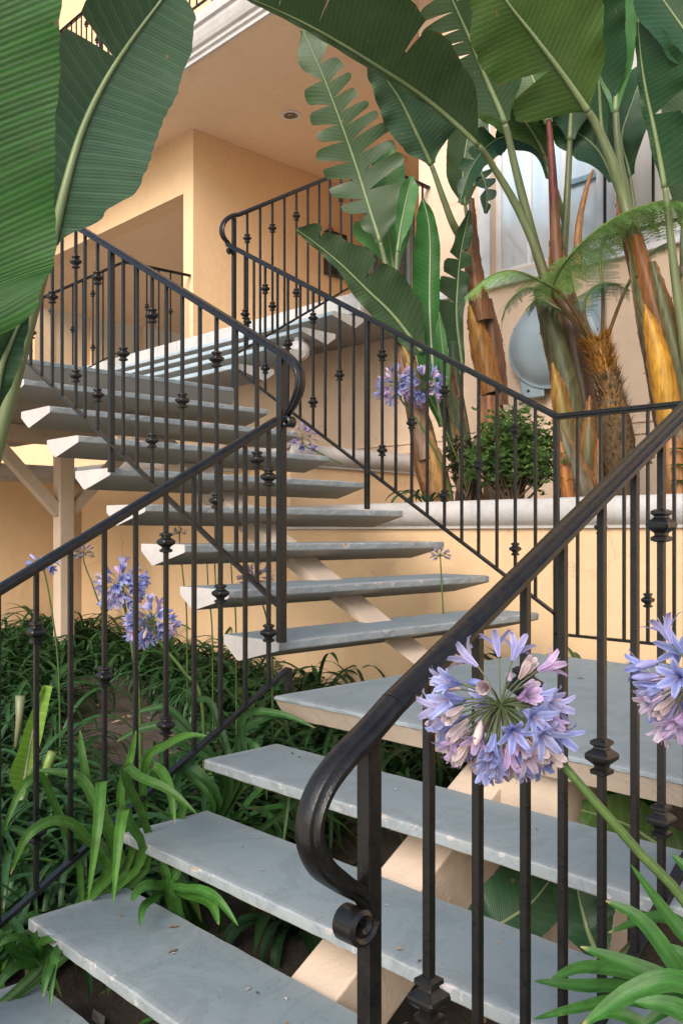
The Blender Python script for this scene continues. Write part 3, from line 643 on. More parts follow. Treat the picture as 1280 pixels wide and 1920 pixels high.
# grey-blue shallow dome on a mounting plate
dc = V((XW-.12, 1.275, 2.085)); t = thing('wall_dish', 'large grey-blue oval dome with a bolted flange, mounted on the wall under the white-framed window', 'dish', (XW, 1.42, 2.1))
mb = MB(); prof = [(.0, .125), (.08, .123), (.16, .112), (.23, .092), (.29, .060), (.325, .030), (.345, .012), (.352, .010), (.370, .009), (.374, .003), (.374, -.010), (.335, -.012), (.30, -.02)]
vs = []; nn = 40
for r, x in prof:
    for j in range(nn): a = 2*math.pi*j/nn; vs.append(dc+V((-x, r*1.10*math.cos(a), r*.95*math.sin(a))))
mb.add(vs, [(i*nn+j, (i+1)*nn+j, (i+1)*nn+(j+1) % nn, i*nn+(j+1) % nn) for i in range(len(prof)-1) for j in range(nn)]); mb.build('dome', M['dish'], t, sharp=35)
for j in range(5):
    a = 2*math.pi*(j+.4)/5; q = dc+V((-.006, .361*1.10*math.cos(a), .361*.95*math.sin(a))); mb = MB(); mb.tube([q, q+V((-.006, 0, 0))], .005, 8); mb.build('bolt', M['blackbox'], t)
mb = MB(); mb.box((XW-.115, 1.36, 1.68), (XW-.095, 1.58, 1.95)); mb.box((XW-.095, .88, 1.80), (XW-.002, .96, 2.45)); mb.box((XW-.114, 1.06, 2.0), (XW-.002, 1.56, 2.2)); mb.build('mounting_plate', M['dish'], t, .02)
mb = MB(); mb.tube([(XW-.116, 1.50, 1.74), (XW-.122, 1.50, 1.74)], .012, 10); mb.build('bolt', M['blackbox'], t)
t = thing('wall_box', 'black wall box with a red cap on the passage wall behind the top rail', 'box', (6.3, 6.29, 4.4))
mb = MB(); mb.box((6.12, 6.20, 4.12), (6.49, 6.29, 4.72)); mb.build('case', M['blackbox'], t, .01)
mb = MB(); mb.tube([(6.22, 6.245, 4.722), (6.22, 6.245, 4.77)], .035, 12); mb.build('cap', M['red'], t)

# ------------------------------------------------------------------ big paddle leaves
def leaf(parent, ctrl, wl, wr, mat, blade=0, tilt=0, fold=.25, cup=.12, lean=.35, slitL=(), slitR=(), ripple=.012, rib='rib', ribr=.016, seed=1, gap=.25, face=None, droop=.0, curl=0, ns=64, nv=9, dry=.1):
    """ctrl: midrib control points (px,py,depth) base->tip; the first `blade` of them are bare petiole.
    wl/wr: half widths (in px of the photograph at that depth) along the blade; slits: fractions where the blade is torn"""
    rr = random.Random(seed); pts = [at(*c) for c in ctrl]; dep = [c[2] for c in ctrl]
    full = [V(p) for p in cr([tuple(p) for p in pts], 90)]
    b0 = blade/(len(ctrl)-1) if blade else 0
    start = int(b0*89); bl = full[start:]; nb = len(bl)
    cum = [0]
    for i in range(1, nb): cum.append(cum[-1]+(bl[i]-bl[i-1]).length)
    L = cum[-1]
    def mid(t):
        u = max(0, min(1, t))*(nb-1); k = min(int(u), nb-2); return bl[k].lerp(bl[k+1], u-k)
    def frame(t):
        T = (mid(t+.04)-mid(t-.04)).normalized(); Nv = (V(face) if face else (CAM-mid(t))).normalized()
        Nv = (Nv-T*Nv.dot(T)).normalized(); S = T.cross(Nv)
        S = Matrix.Rotation(tilt, 3, T) @ S; Nv = S.cross(T)
        return T, S, Nv
    d0 = dep[min(blade, len(dep)-1)]; d1 = dep[-1]
    mb = MB()
    for side, ws, slits in ((-1, wl, slitL), (1, wr, slitR)):
        cuts = [0]+sorted(slits)+[1]
        for ci in range(len(cuts)-1):
            ta, tb = cuts[ci], cuts[ci+1]; n = max(4, int(ns*(tb-ta))); tc = (ta+tb)/2
            sd = rr.uniform(-1, 1)*(.22 if slits else 0); sg = gap*rr.uniform(.6, 1.25) if slits else 0; sl_ = rr.uniform(.86, 1.05) if slits else 1
            vs = []; uv = []; cc = []
            for i in range(n+1):
                t0 = ta+(tb-ta)*i/n
                for j in range(nv+1):
                    v_ = j/nv; shrink = sg*max(0, (v_-.12)/.88)
                    sa = shrink if ta > 0 else 0; sb_ = shrink if tb < 1 else 0
                    f = i/n; t = ta+(tb-ta)*(f*(1-sa-sb_)+sa) if sa+sb_ < 1 else tc
                    T, S, Nv = frame(t); w = lerpl(ws, t)/F*(d0+(d1-d0)*t)*sl_*(1+.010*math.sin(t*47+seed)+.008*math.sin(t*133+2*seed+side))
                    if slits: w *= 1-.10*(abs(2*f-1)**3)*v_
                    an = fold+curl*v_; x = w*v_*math.cos(an); h = w*v_*math.sin(an)+cup*w*v_*v_-droop*w*v_**3+sd*w*v_*v_*.5
                    h += ripple*math.sin(t*L*34+side+seed)*v_*v_*(.4+.6*math.sin(t*9+seed)**2)
                    P = mid(t)+S*side*x+Nv*h+T*(lean*w*v_*(1-.35*v_))
                    vs.append(P); uv.append((t*L-.25*v_*w, side*v_))
                    tear = (slits and (i in (0, n)) and v_ > .5 and (0 < t0 < 1))
                    cc.append((1, 1, 0 if ((j == nv and rr.random() < dry) or (tear and rr.random() < .4)) else 1))
            q = nv+1
            fs = [(i*q+j, (i+1)*q+j, (i+1)*q+j+1, i*q+j+1) if side < 0 else (i*q+j, i*q+j+1, (i+1)*q+j+1, (i+1)*q+j) for i in range(n) for j in range(nv)]
            mb.add(vs, fs, 0, uv, cc)
    o = mb.build('leaf', M[mat], parent)
    rb = MB(); m_ = 40; pp = []; rad = []
    for i in range(m_+1):
        t = i/m_; T, S, Nv = frame(t); pp.append(mid(t)+Nv*ribr*.15); rad.append(ribr*(1-.88*t**.8)*.8)
    rb.tube(pp, rad, 7); rb.build('midrib', M[rib], o)
    if start > 2:
        pm = MB(); pp = full[:start+1]; m_ = len(pp)
        ca, cb = V((.10, .13, .05)), V((.13, .16, .075))
        cs = []
        for i in range(m_):
            t = i/(m_-1); c = ca.lerp(cb, t); 
            if t < .35: c = c.lerp(V((.13, .085, .035)), (.35-t)*1.6)
            cs.append(tuple(c))
        pm.tube(pp, [ribr*(1.55-.75*i/(m_-1)) for i in range(m_)], 9, 0, cs); pm.build('petiole', M['petiole'], parent)
    return o
def pseudostem(parent, ctrl, rad, sheaths, seed=0, base=(.085, .06, .034), green=(.09, .095, .045), hot=(.34, .15, .035)):
    """stem of a bird of paradise: core plus overlapping boat-shaped leaf bases with orange edges"""
    rr = random.Random(seed); pts = [V(p) for p in cr([tuple(at(*c)) for c in ctrl], 40)]
    mb = MB(); cs = []
    for i in range(40):
        w = .5+.5*math.sin(i*.9+seed); c = V(base).lerp(V(green), w*.6+.2*rr.random()); cs.append(tuple(c*rr.uniform(.75, 1.1)))
    mb.tube(pts, [rad[0]+(rad[1]-rad[0])*i/39 for i in range(40)], 14, 0, cs); mb.build('trunk', M['sheath'], parent)
    for k, (a, b, ang, wid, kind) in enumerate(sheaths):
        m = MB(); nu, nv = 26, 14; vs = []; cc = []
        for i in range(nu+1):
            t = a+(b-a)*i/nu; u = t*39; q = max(0, min(int(u), 38)); P = pts[q].lerp(pts[q+1], min(u-q, 1.6)) if u <= 39 else pts[39]+(pts[39]-pts[37]).normalized()*((u-39)*(pts[39]-pts[38]).length)
            T = (pts[min(q+1, 39)]-pts[max(q-1, 0)]).normalized()
            A = (CAM-P); A = (A-T*A.dot(T)).normalized(); B = T.cross(A)
            r = (rad[0]+(rad[1]-rad[0])*min(t, 1))*(1.05+.045*(len(sheaths)-k)+.03*(i/nu))
            f = i/nu; half = wid*(1-f**2.4)+.04
            for j in range(nv+1):
                w = j/nv*2-1; th = ang+half*w; rj = r*(1+.10*abs(w)**4)
                vs.append(P+(A*math.cos(th)+B*math.sin(th))*rj+T*(.015*rr.uniform(-1, 1) if abs(w) > .95 else 0))
                e = abs(w)**6; c = V(base).lerp(V(green), .5+.5*math.sin(w*2.2+k))*(.75+.5*f)
                if kind == 1: c = V(green).lerp(V(hot), max(0, min(1, .95-1.2*f+.5*w)))
                elif kind == 2: c = V((.12, .055, .03)).lerp(V((.26, .115, .045)), .5+.5*math.sin(w*4+f*3))
                elif kind == 3: c = V((.24, .09, .03)).lerp(V((.40, .19, .035)), .5+.5*math.sin(3*f+w))
                c = c.lerp(V((.42, .20, .09)), e*.9)
                if abs(w) > .97: c = c.lerp(V((.09, .045, .025)), .6)  # dark outer rim: shadow of the gap between leaf bases, painted in
                cc.append(tuple(c*rr.uniform(.93, 1.07)))
        q = nv+1
        for _ in range(26):   # frayed fibres along the margin
            i = rr.randrange(2, nu); P0 = V(vs[i*q+(0 if rr.random() < .5 else nv)]); dr = V((rr.gauss(0, 1), rr.gauss(0, 1), rr.gauss(-.4, 1))).normalized()*rr.uniform(.01, .035)
            sd_ = V((rr.gauss(0, 1), rr.gauss(0, 1), rr.gauss(0, 1))).normalized()*.004; m.add([P0-sd_, P0+sd_, P0+dr], [(0, 1, 2)], 0, None, [(.24, .12, .06)]*3)
        m.add(vs, [(i*q+j, i*q+j+1, (i+1)*q+j+1, (i+1)*q+j) for i in range(nu) for j in range(nv)], 0, None, cc)
        m.build('leaf_base', M['sheath'], parent)

def shells(parent, items, seed=0):
    """boat-shaped old leaf bases clasping a stem: ctrl base->tip, half widths in px, middle and margin colours"""
    rr = random.Random(seed)
    for ctrl, ws, cm, ce, ct in items:
        pts = [V(p) for p in cr([tuple(at(*c)) for c in ctrl], 26)]; nv = 12; vs = []; cc = []; d = ctrl[0][2]
        for i, p in enumerate(pts):
            t = i/25; T = (pts[min(i+1, 25)]-pts[max(i-1, 0)]).normalized(); Nn = CAM-p; Nn = (Nn-T*Nn.dot(T)).normalized(); S = T.cross(Nn); w = max(.002, lerpl(ws, t)/F*d)
            for j in range(nv+1):
                v_ = j/nv*2-1; jit = rr.uniform(-1, 1)*.004 if abs(v_) > .9 else 0
                vs.append(p+S*(v_*w+jit)-Nn*(w*.85*v_*v_)+Nn*w*.3)
                c = V(cm).lerp(V(ct), t**2*.9*(1-.4*v_)); c = c.lerp(V(ce), abs(v_)**3); 
                if abs(v_) > .95: c = V(ce).lerp(V((.30, .17, .10)), .5)
                cc.append(tuple(c))
        q = nv+1; m = MB(); m.add(vs, [(i*q+j, i*q+j+1, (i+1)*q+j+1, (i+1)*q+j) for i in range(25) for j in range(nv)], 0, None, cc)
        for _ in range(30):
            i = rr.randrange(1, 25); P0 = V(vs[i*q+(0 if rr.random() < .5 else nv)]); dr = V((rr.gauss(0, 1), rr.gauss(0, 1), rr.gauss(-.5, 1))).normalized()*rr.uniform(.008, .028); sd_ = V((rr.gauss(0, 1), rr.gauss(0, 1), rr.gauss(0, 1))).normalized()*.004
            m.add([P0-sd_, P0+sd_, P0+dr], [(0, 1, 2)], 0, None, [(.20, .10, .05)]*3)
        m.build('leaf_base', M['sheath'], parent)
OLV, ORG, BRN, YEL, DRK, GRY = (.085, .090, .038), (.36, .13, .03), (.11, .05, .022), (.46, .24, .025), (.040, .024, .015), (.15, .125, .085)

# near plant at the left edge of the picture
bp = thing('bird_of_paradise', 'near paddle-leaved plant at the left edge with two huge upright green leaves', 'plant', at(-30, 1500, 2.0))
leaf(bp, [(-150, 1900, 2.2), (-110, 1200, 2.05), (-66, 800, 1.7), (-62, 645, 1.55), (-72, 530, 1.55), (-76, 300, 1.53), (-70, 60, 1.5), (-60, -160, 1.48), (-50, -260, 1.48)], [60, 150, 170, 150, 90, 8], [20, 150, 183, 187, 188, 188, 189, 190, 190, 182, 160, 110, 20], 'leaf_near', 3, tilt=R(-22), fold=.10, cup=.05, lean=.13, ripple=.006, seed=2, ns=90, dry=.02, rib='rib_pale', ribr=.02)
leaf(bp, [(-150, 2000, 2.3), (-80, 1220, 2.25), (-18, 890, 2.2), (22, 735, 2.18), (60, 590, 2.15), (98, 450, 2.12), (122, 350, 2.1), (152, 248, 2.1), (192, 160, 2.1), (242, 80, 2.1), (300, 2, 2.1), (325, -35, 2.1)],
     [20, 62, 80, 98, 116, 112, 96, 40, 4], [12, 78, 128, 128, 122, 116, 98, 66, 5], 'leaf_blue', 5, tilt=R(8), fold=.22, cup=.05, lean=.04, ripple=.005, slitL=(.60, .88), gap=.07, rib='rib', ribr=.016, seed=5, ns=90, dry=.05)
leaf(bp, [(-140, 1950, 2.2), (-30, 1000, 1.95), (-18, 800, 1.95), (-2, 700, 1.95), (20, 640, 1.95), (50, 575, 1.95)], [10, 30, 40, 36, 8], [8, 26, 30, 22, 6], 'leaf_dark', 2, seed=9, tilt=R(20))

# the clump in the planter
def plant(label, ctrl0, group='bird of paradise plants in the planter'): return thing('bird_of_paradise', label, 'plant', at(*ctrl0), group)
A = plant('tallest bird of paradise before the white-framed window, thick orange-edged stem beside the fern', (1088, 935, 5.75))
pseudostem(A, [(1095, 960, 5.75), (1088, 860, 5.75), (1082, 740, 5.78), (1068, 620, 5.8), (1050, 520, 5.8), (1040, 450, 5.8)], (.12, .04),
           [(.02, .30, -.9, 1.5, 0), (.05, .42, .9, 1.4, 1), (.12, .66, -1.0, 1.35, 1), (.25, .80, .7, 1.3, 0), (.38, .95, -.7, 1.2, 2), (.5, 1.1, .8, 1.2, 0), (.6, 1.2, 0, 1.0, 2)], 4, green=(.10, .11, .05))
leaf(A, [(1035, 560, 5.8), (1000, 455, 5.78), (965, 380, 5.75), (928, 318, 5.7), (893, 268, 5.6), (800, 185, 5.5), (700, 118, 5.3), (600, 58, 5.1), (520, 18, 5.0), (448, -12, 4.9)],
     [4, 10, 12, 12, 10, 8, 3], [10, 96, 128, 138, 122, 84, 46, 6], 'leaf', 4, tilt=R(-12), fold=.2, lean=.15, slitR=(.34, .62, .8), gap=.02, ribr=.022, seed=12, ns=90, dry=.35)
leaf(A, [(1048, 590, 5.85), (1015, 500, 5.85), (990, 410, 5.82), (965, 310, 5.8), (945, 228, 5.75), (912, 150, 5.7), (880, 72, 5.6), (850, 5, 5.5), (820, -60, 5.4)],
     [8, 70, 100, 105, 90, 60, 5], [14, 70, 85, 80, 74, 60, 5], 'leaf', 4, tilt=R(10), fold=.25, lean=.3, slitL=(.42, .5, .58, .7, .82), slitR=(.75,), gap=.2, ribr=.026, seed=15, ns=90)
leaf(A, [(1062, 620, 5.9), (1055, 500, 5.9), (1062, 380, 5.95), (1068, 260, 6.0), (1070, 170, 6.0), (1060, 80, 6.0), (1040, -10, 6.0)], [10, 80, 90, 70, 5], [10, 70, 80, 60, 5], 'leaf_dark', 3, seed=21, ribr=.024, slitL=(.3,))
leaf(A, [(1045, 600, 5.85), (1042, 480, 5.85), (1036, 350, 5.9), (1028, 230, 5.95), (1000, 150, 6.0), (960, 60, 6.1)], [8, 60, 70, 5], [8, 60, 70, 5], 'leaf_olive', 3, seed=22, ribr=.024)
leaf(A, [(1050, 560, 5.95), (1030, 330, 6.2), (985, 262, 6.3), (930, 262, 6.35), (885, 312, 6.35), (862, 380, 6.35)], [10, 40, 45, 30, 4], [10, 30, 36, 24, 4], 'leaf_dark', 1, seed=24, tilt=R(30), slitR=(.5, .6, .7, .8))
shells(A, [([(1088, 860, 5.60), (1068, 750, 5.62), (1045, 645, 5.66), (1012, 540, 5.7)], [24, 30, 27, 15], OLV, BRN, OLV),
           ([(1102, 780, 5.62), (1085, 690, 5.64), (1068, 600, 5.66), (1052, 505, 5.7)], [18, 22, 22, 17], DRK, BRN, BRN),
           ([(1078, 905, 5.52), (1062, 815, 5.52), (1050, 745, 5.53), (1035, 680, 5.56)], [26, 25, 17, 2], OLV, ORG, YEL),
           ([(1098, 905, 5.52), (1102, 835, 5.52), (1104, 775, 5.54), (1105, 742, 5.56)], [20, 17, 9, 2], OLV, ORG, ORG),
           ([(1105, 945, 5.47), (1090, 905, 5.47), (1066, 852, 5.48), (1050, 800, 5.5)], [22, 26, 21, 3], GRY, ORG, OLV),
           ([(1068, 945, 5.45), (1058, 885, 5.46), (1050, 826, 5.48)], [13, 13, 2], ORG, (.30, .16, .09), ORG),
           ([(1126, 945, 5.5), (1123, 885, 5.5), (1121, 822, 5.5)], [11, 11, 2], GRY, ORG, ORG)], 3)
# dark red dying sheath among the petioles
mb = MB(); pp = [V(p) for p in cr([tuple(at(*c)) for c in ((1046, 520, 5.76), (1040, 420, 5.76), (1034, 300, 5.8), (1028, 225, 5.86))], 20)]
mb.tube(pp, [.045-.0015*i for i in range(20)], 10, 0, [(.16, .035, .022) if i > 8 else (.17, .07, .03) for i in range(20)]); mb.build('leaf_base', M['sheath'], A)
mb = MB(); pp = [V(p) for p in cr([tuple(at(*c)) for c in ((1082, 500, 5.72), (1085, 420, 5.75), (1100, 350, 5.8), (1112, 318, 5.8))], 20)]
mb.tube(pp, [.03-.0011*i for i in range(20)], 8, 0, [(.36, .17, .06)]*20); mb.build('leaf_base', M['sheath'], A)

B = plant('bird of paradise at the right edge with yellow and orange leaf bases', (1265, 940, 5.1))
pseudostem(B, [(1285, 960, 5.1), (1262, 800, 5.1), (1235, 660, 5.12), (1205, 530, 5.15), (1180, 430, 5.18), (1165, 370, 5.2)], (.092, .03),
           [(.1, .55, -.9, 1.4, 0), (.22, .72, -.4, 1.25, 1), (.35, .85, .9, 1.3, 0), (.5, 1.0, -.7, 1.2, 2), (.68, 1.15, .5, 1.0, 0)], 7, green=(.11, .12, .055))
pseudostem(B, [(1330, 960, 5.0), (1312, 800, 5.0), (1295, 620, 5.0), (1280, 500, 5.0)], (.10, .055), [(.1, .7, -.6, 1.3, 3), (.3, 1.0, .2, 1.2, 1)], 8)
shells(B, [([(1258, 800, 4.97), (1240, 690, 4.98), (1222, 620, 5.0), (1208, 570, 5.02)], [24, 26, 17, 2], YEL, ORG, (.55, .26, .03)),
           ([(1262, 720, 5.02), (1238, 620, 5.03), (1212, 520, 5.05), (1190, 440, 5.08)], [20, 20, 17, 10], BRN, (.30, .12, .04), ORG),
           ([(1300, 790, 4.95), (1272, 680, 4.97), (1245, 580, 5.0), (1222, 490, 5.03)], [22, 22, 17, 8], OLV, ORG, OLV),
           ([(1275, 940, 4.95), (1262, 860, 4.95), (1250, 790, 4.97)], [26, 24, 4], (.38, .19, .08), ORG, ORG)], 4)
leaf(B, [(1205, 520, 5.1), (1172, 385, 5.15), (1150, 312, 5.12), (1125, 250, 5.1), (1100, 205, 5.05), (1052, 135, 4.95), (1000, 66, 4.85), (950, 2, 4.75), (915, -60, 4.7)],
     [10, 118, 108, 110, 96, 60, 5], [8, 84, 125, 150, 150, 110, 8], 'leaf_olive', 4, tilt=R(4), fold=-.12, cup=.03, lean=.22, slitL=(.30,), gap=.12, ribr=.026, seed=31, ns=90, dry=.1)
leaf(B, [(1212, 560, 5.4), (1185, 440, 5.45), (1172, 360, 5.5), (1160, 290, 5.5), (1154, 205, 5.5), (1160, 120, 5.5), (1164, 45, 5.5), (1150, -40, 5.5)],
     [8, 34, 42, 42, 5], [8, 32, 42, 36, 5], 'leaf_light', 4, tilt=R(-20), fold=.35, lean=.3, ribr=.024, seed=33)
leaf(B, [(1290, 700, 4.9), (1268, 540, 4.9), (1256, 440, 4.88), (1246, 350, 4.85), (1228, 250, 4.8), (1212, 175, 4.75), (1202, 110, 4.7), (1196, 40, 4.65)],
     [6, 12, 14, 12, 8, 4], [40, 74, 62, 84, 82, 60, 6], 'leaf_dark', 3, tilt=R(-12), fold=.2, lean=-.1, slitR=(.36,), gap=.12, ribr=.02, seed=35, ns=80)
leaf(B, [(1300, 560, 4.95), (1345, 300, 4.7), (1340, 130, 4.6), (1300, 80, 4.6), (1250, 10, 4.6), (1200, -60, 4.6)], [10, 60, 66, 10], [10, 60, 60, 10], 'leaf_dark', 2, tilt=R(25), seed=36)
leaf(B, [(1195, 460, 5.6), (1150, 340, 5.9), (1115, 275, 6.0), (1060, 238, 6.1), (1010, 232, 6.15)], [10, 46, 44, 26, 4], [10, 40, 40, 26, 4], 'leaf_dark', 1, tilt=R(15), seed=37)
leaf(B, [(1200, 480, 5.9), (1180, 330, 6.0), (1165, 260, 6.0), (1185, 190, 6.0), (1215, 110, 6.0)], [10, 50, 56, 30, 4], [10, 46, 50, 30, 4], 'leaf_dark', 1, seed=38)
leaf(B, [(1060, 420, 6.3), (1020, 290, 6.2), (975, 215, 6.2), (925, 165, 6.2), (880, 120, 6.2)], [10, 60, 70, 50, 6], [10, 56, 60, 40, 6], 'leaf_olive', 1, tilt=R(20), seed=39)
leaf(B, [(1290, 620, 5.05), (1280, 500, 5.2), (1280, 420, 5.3), (1290, 300, 5.3), (1300, 200, 5.3), (1320, 80, 5.3)], [10, 50, 60, 10], [10, 50, 60, 10], 'leaf', 2, seed=40)
leaf(B, [(1190, 480, 5.3), (1160, 350, 5.5), (1130, 250, 5.6), (1120, 120, 5.5), (1100, 30, 5.4), (1075, -40, 5.3)], [10, 60, 70, 10], [10, 60, 80, 10], 'leaf_dark', 2, seed=41, tilt=R(-10))
# orange bract
mb = MB(); q0 = at(950, 40, 5.2); q1 = at(925, 18, 5.15)
mb.tube([q0, (q0+q1)/2, q1], [.012, .022, .004], 8, 0, [(.5, .22, .02)]*3); mb.build('flower_bract', M['sheath'], B)

Cc = plant('bird of paradise with a ragged brown stem, just left of the white-framed window', (918, 840, 6.8))
pseudostem(Cc, [(925, 950, 6.8), (925, 860, 6.8), (922, 760, 6.8), (908, 640, 6.8), (895, 540, 6.8), (886, 440, 6.8), (884, 372, 6.8)], (.085, .02),
           [(.14, .40, .3, 1.4, 2), (.30, .62, -.7, 1.4, 3), (.42, .72, .9, 1.2, 2), (.55, .80, -.5, 1.4, 2), (.68, .98, .6, 1.2, 2)], 12, base=(.15, .075, .04), green=(.12, .085, .045))
shells(Cc, [([(922, 735, 6.66), (905, 660, 6.66), (890, 605, 6.67), (880, 572, 6.68)], [23, 23, 15, 3], (.24, .11, .03), ORG, YEL),
            ([(922, 840, 6.66), (919, 790, 6.66), (916, 742, 6.67)], [19, 22, 17], (.30, .13, .05), (.42, .24, .14), (.30, .12, .05)),
            ([(938, 760, 6.7), (928, 660, 6.7), (912, 560, 6.7)], [16, 17, 10], BRN, (.25, .13, .07), BRN),
            ([(905, 600, 6.64), (893, 540, 6.65), (884, 470, 6.68), (882, 400, 6.7)], [20, 19, 16, 10], (.20, .085, .03), BRN, BRN)], 5)
leaf(Cc, [(885, 480, 6.75), (852, 425, 6.6), (832, 375, 6.55), (808, 308, 6.5), (782, 252, 6.4), (752, 190, 6.3), (722, 145, 6.2), (690, 98, 6.1)],
     [6, 34, 46, 40, 28, 4], [10, 82, 92, 88, 60, 5], 'leaf_blue', 3, tilt=R(-6), fold=.3, cup=.1, lean=.1, ripple=.02, ribr=.022, seed=51, ns=90)
leaf(Cc, [(884, 440, 6.9), (872, 385, 6.9), (868, 320, 6.9), (880, 240, 6.9), (900, 160, 6.9)], [10, 34, 40, 30, 4], [10, 34, 44, 30, 4], 'leaf', 1, tilt=R(10), seed=52)
leaf(Cc, [(888, 350, 6.8), (895, 320, 6.78), (905, 330, 6.75), (912, 360, 6.72), (910, 400, 6.7)], [6, 20, 22, 18, 4], [4, 18, 20, 16, 4], 'leaf_dark', 0, slitL=(.4, .55, .7, .85), slitR=(.5, .7), gap=.3, seed=53)
leaf(Cc, [(868, 700, 6.6), (856, 600, 6.6), (858, 530, 6.6), (864, 470, 6.55), (880, 395, 6.5)], [8, 44, 50, 40, 20, 4], [4, 12, 20, 26, 16, 3], 'leaf_dark', 0, slitL=(.35, .52, .68), slitR=(.6, .75), gap=.12, fold=.3, ribr=.018, seed=54, tilt=R(15))

D = plant('bird of paradise with one long feathered leaf and a curled bright green leaf', (825, 940, 6.2))
pseudostem(D, [(832, 960, 6.1), (805, 880, 6.1), (785, 790, 6.12), (765, 690, 6.15), (745, 610, 6.2)], (.085, .045), [(.05, .45, -.6, 1.4, 2), (.2, .6, .5, 1.3, 1), (.35, .9, -.8, 1.3, 2), (.55, 1.1, .4, 1.1, 1)], 15)
pseudostem(D, [(892, 960, 6.3), (868, 860, 6.3), (845, 770, 6.3), (815, 680, 6.25), (795, 640, 6.2)], (.08, .035), [(.05, .5, -.5, 1.3, 1), (.2, .75, .7, 1.2, 0), (.4, 1.0, -.3, 1.1, 0)], 16, base=(.06, .085, .04), green=(.06, .11, .05))
pseudostem(D, [(888, 940, 6.4), (868, 800, 6.4), (852, 700, 6.4), (848, 640, 6.4)], (.05, .03), [(.2, .8, -.6, 1.2, 2)], 17, base=(.05, .08, .04), green=(.05, .10, .05))
shells(D, [([(832, 945, 5.98), (818, 880, 5.98), (800, 820, 6.0), (792, 790, 6.02)], [20, 20, 12, 2], (.36, .19, .06), (.38, .24, .16), YEL),
           ([(800, 860, 5.99), (785, 790, 6.0), (772, 720, 6.02), (762, 680, 6.04)], [18, 18, 13, 3], (.30, .19, .13), BRN, YEL),
           ([(790, 740, 6.03), (772, 690, 6.04), (755, 645, 6.06)], [12, 12, 4], OLV, BRN, YEL),
           ([(885, 945, 6.15), (868, 890, 6.15), (855, 845, 6.17)], [22, 20, 3], OLV, ORG, YEL)], 6)
leaf(D, [(745, 612, 6.2), (738, 560, 6.35), (726, 508, 6.5), (712, 452, 6.5), (695, 398, 6.5), (670, 318, 6.5), (640, 232, 6.45), (605, 140, 6.4), (568, 56, 6.4)],
     [10, 26, 62, 68, 58, 48, 36, 6], [10, 84, 92, 84, 66, 52, 34, 5], 'leaf', 3, fold=.08, cup=-.05, lean=.35, slitL=(.2, .27, .36, .44, .53, .60, .68, .78), slitR=(.30, .38, .45, .52, .58, .64, .7, .76, .84), gap=.22, ribr=.02, seed=61, ns=110)
leaf(D, [(742, 580, 6.5), (738, 505, 6.7), (728, 430, 6.75), (722, 350, 6.75), (735, 270, 6.75)], [14, 66, 60, 30, 4], [12, 44, 52, 34, 4], 'leaf_light', 1, fold=.25, seed=62, slitL=(.4,))
leaf(D, [(742, 570, 6.4), (745, 470, 6.4), (758, 390, 6.4), (772, 330, 6.4)], [4, 14, 18, 4], [6, 22, 22, 4], 'leaf_light', 1, fold=.5, seed=63)
leaf(D, [(790, 660, 6.05), (738, 592, 6.0), (690, 545, 5.95), (640, 496, 5.9), (592, 456, 5.85), (556, 430, 5.8)], [16, 30, 26, 12, 8, 4], [14, 66, 78, 66, 46, 34, 6], 'leaf', 0, tilt=R(-8), fold=.12, cup=.05, lean=.2, slitR=(.45, .8), gap=.05, ribr=.018, seed=64, ns=80, dry=.2)
leaf(D, [(828, 800, 6.15), (815, 720, 6.1), (808, 640, 6.08), (805, 560, 6.08), (806, 470, 6.08), (803, 415, 6.08), (792, 372, 6.08)], [6, 26, 32, 34, 32, 24, 3], [4, 8, 14, 20, 20, 14, 3], 'leaf_bright', 0, fold=.12, cup=.12, lean=.1, ribr=.015, rib='rib_pale', seed=65, ns=80, curl=.25)
leaf(D, [(838, 740, 6.0), (834, 690, 5.98), (828, 640, 5.96), (822, 585, 5.95)], [6, 14, 14, 3], [6, 12, 12, 3], 'leaf_light', 0, fold=.7, seed=66, ribr=.01)

# ------------------------------------------------------------------ tree fern
tf = thing('tree_fern', 'small tree fern with a shaggy orange-brown trunk and bright feathery fronds', 'fern', at(1160, 930, 5.45))
mb = MB(); rr = random.Random(8)
tp = [V(p) for p in cr([tuple(at(*c)) for c in ((1170, 960, 5.45), (1162, 860, 5.45), (1152, 780, 5.45), (1138, 710, 5.45), (1122, 655, 5.45), (1116, 638, 5.45))], 30)]
mb.tube(tp, [(.078+.016*math.sin(i*.25)+.012*rr.random())*min(1, (31-i)/6) for i in range(30)], 14, 0, [(.10, .065, .035) if i < 12 else (.20, .11, .04) for i in range(30)])
for _ in range(2200):
    u = rr.random()*28; q = int(u); P = tp[q].lerp(tp[q+1], u-q); T = (tp[q+1]-tp[q]).normalized(); a = V((rr.gauss(0, 1), rr.gauss(0, 1), rr.gauss(0, 1))); a = (a-T*a.dot(T)).normalized()
    p0 = P+a*.07; l = rr.uniform(.03, .11); p1 = p0+a*l*rr.uniform(.3, .8)+T*l*rr.uniform(.3, 1); s = T.cross(a)*.007
    c = V((.42, .20, .05)) if u > 18 else V((.30, .21, .14)) if u > 8 else V((.13, .10, .075)); c = c*rr.uniform(.5, 1.4)
    if rr.random() < .12 and u > 14: c = V((.50, .24, .03))
    mb.add([p0-s, p0+s, p1], [(0, 1, 2)], 0, None, [tuple(c)]*3)
mb.build('trunk', M['fiber'], tf)
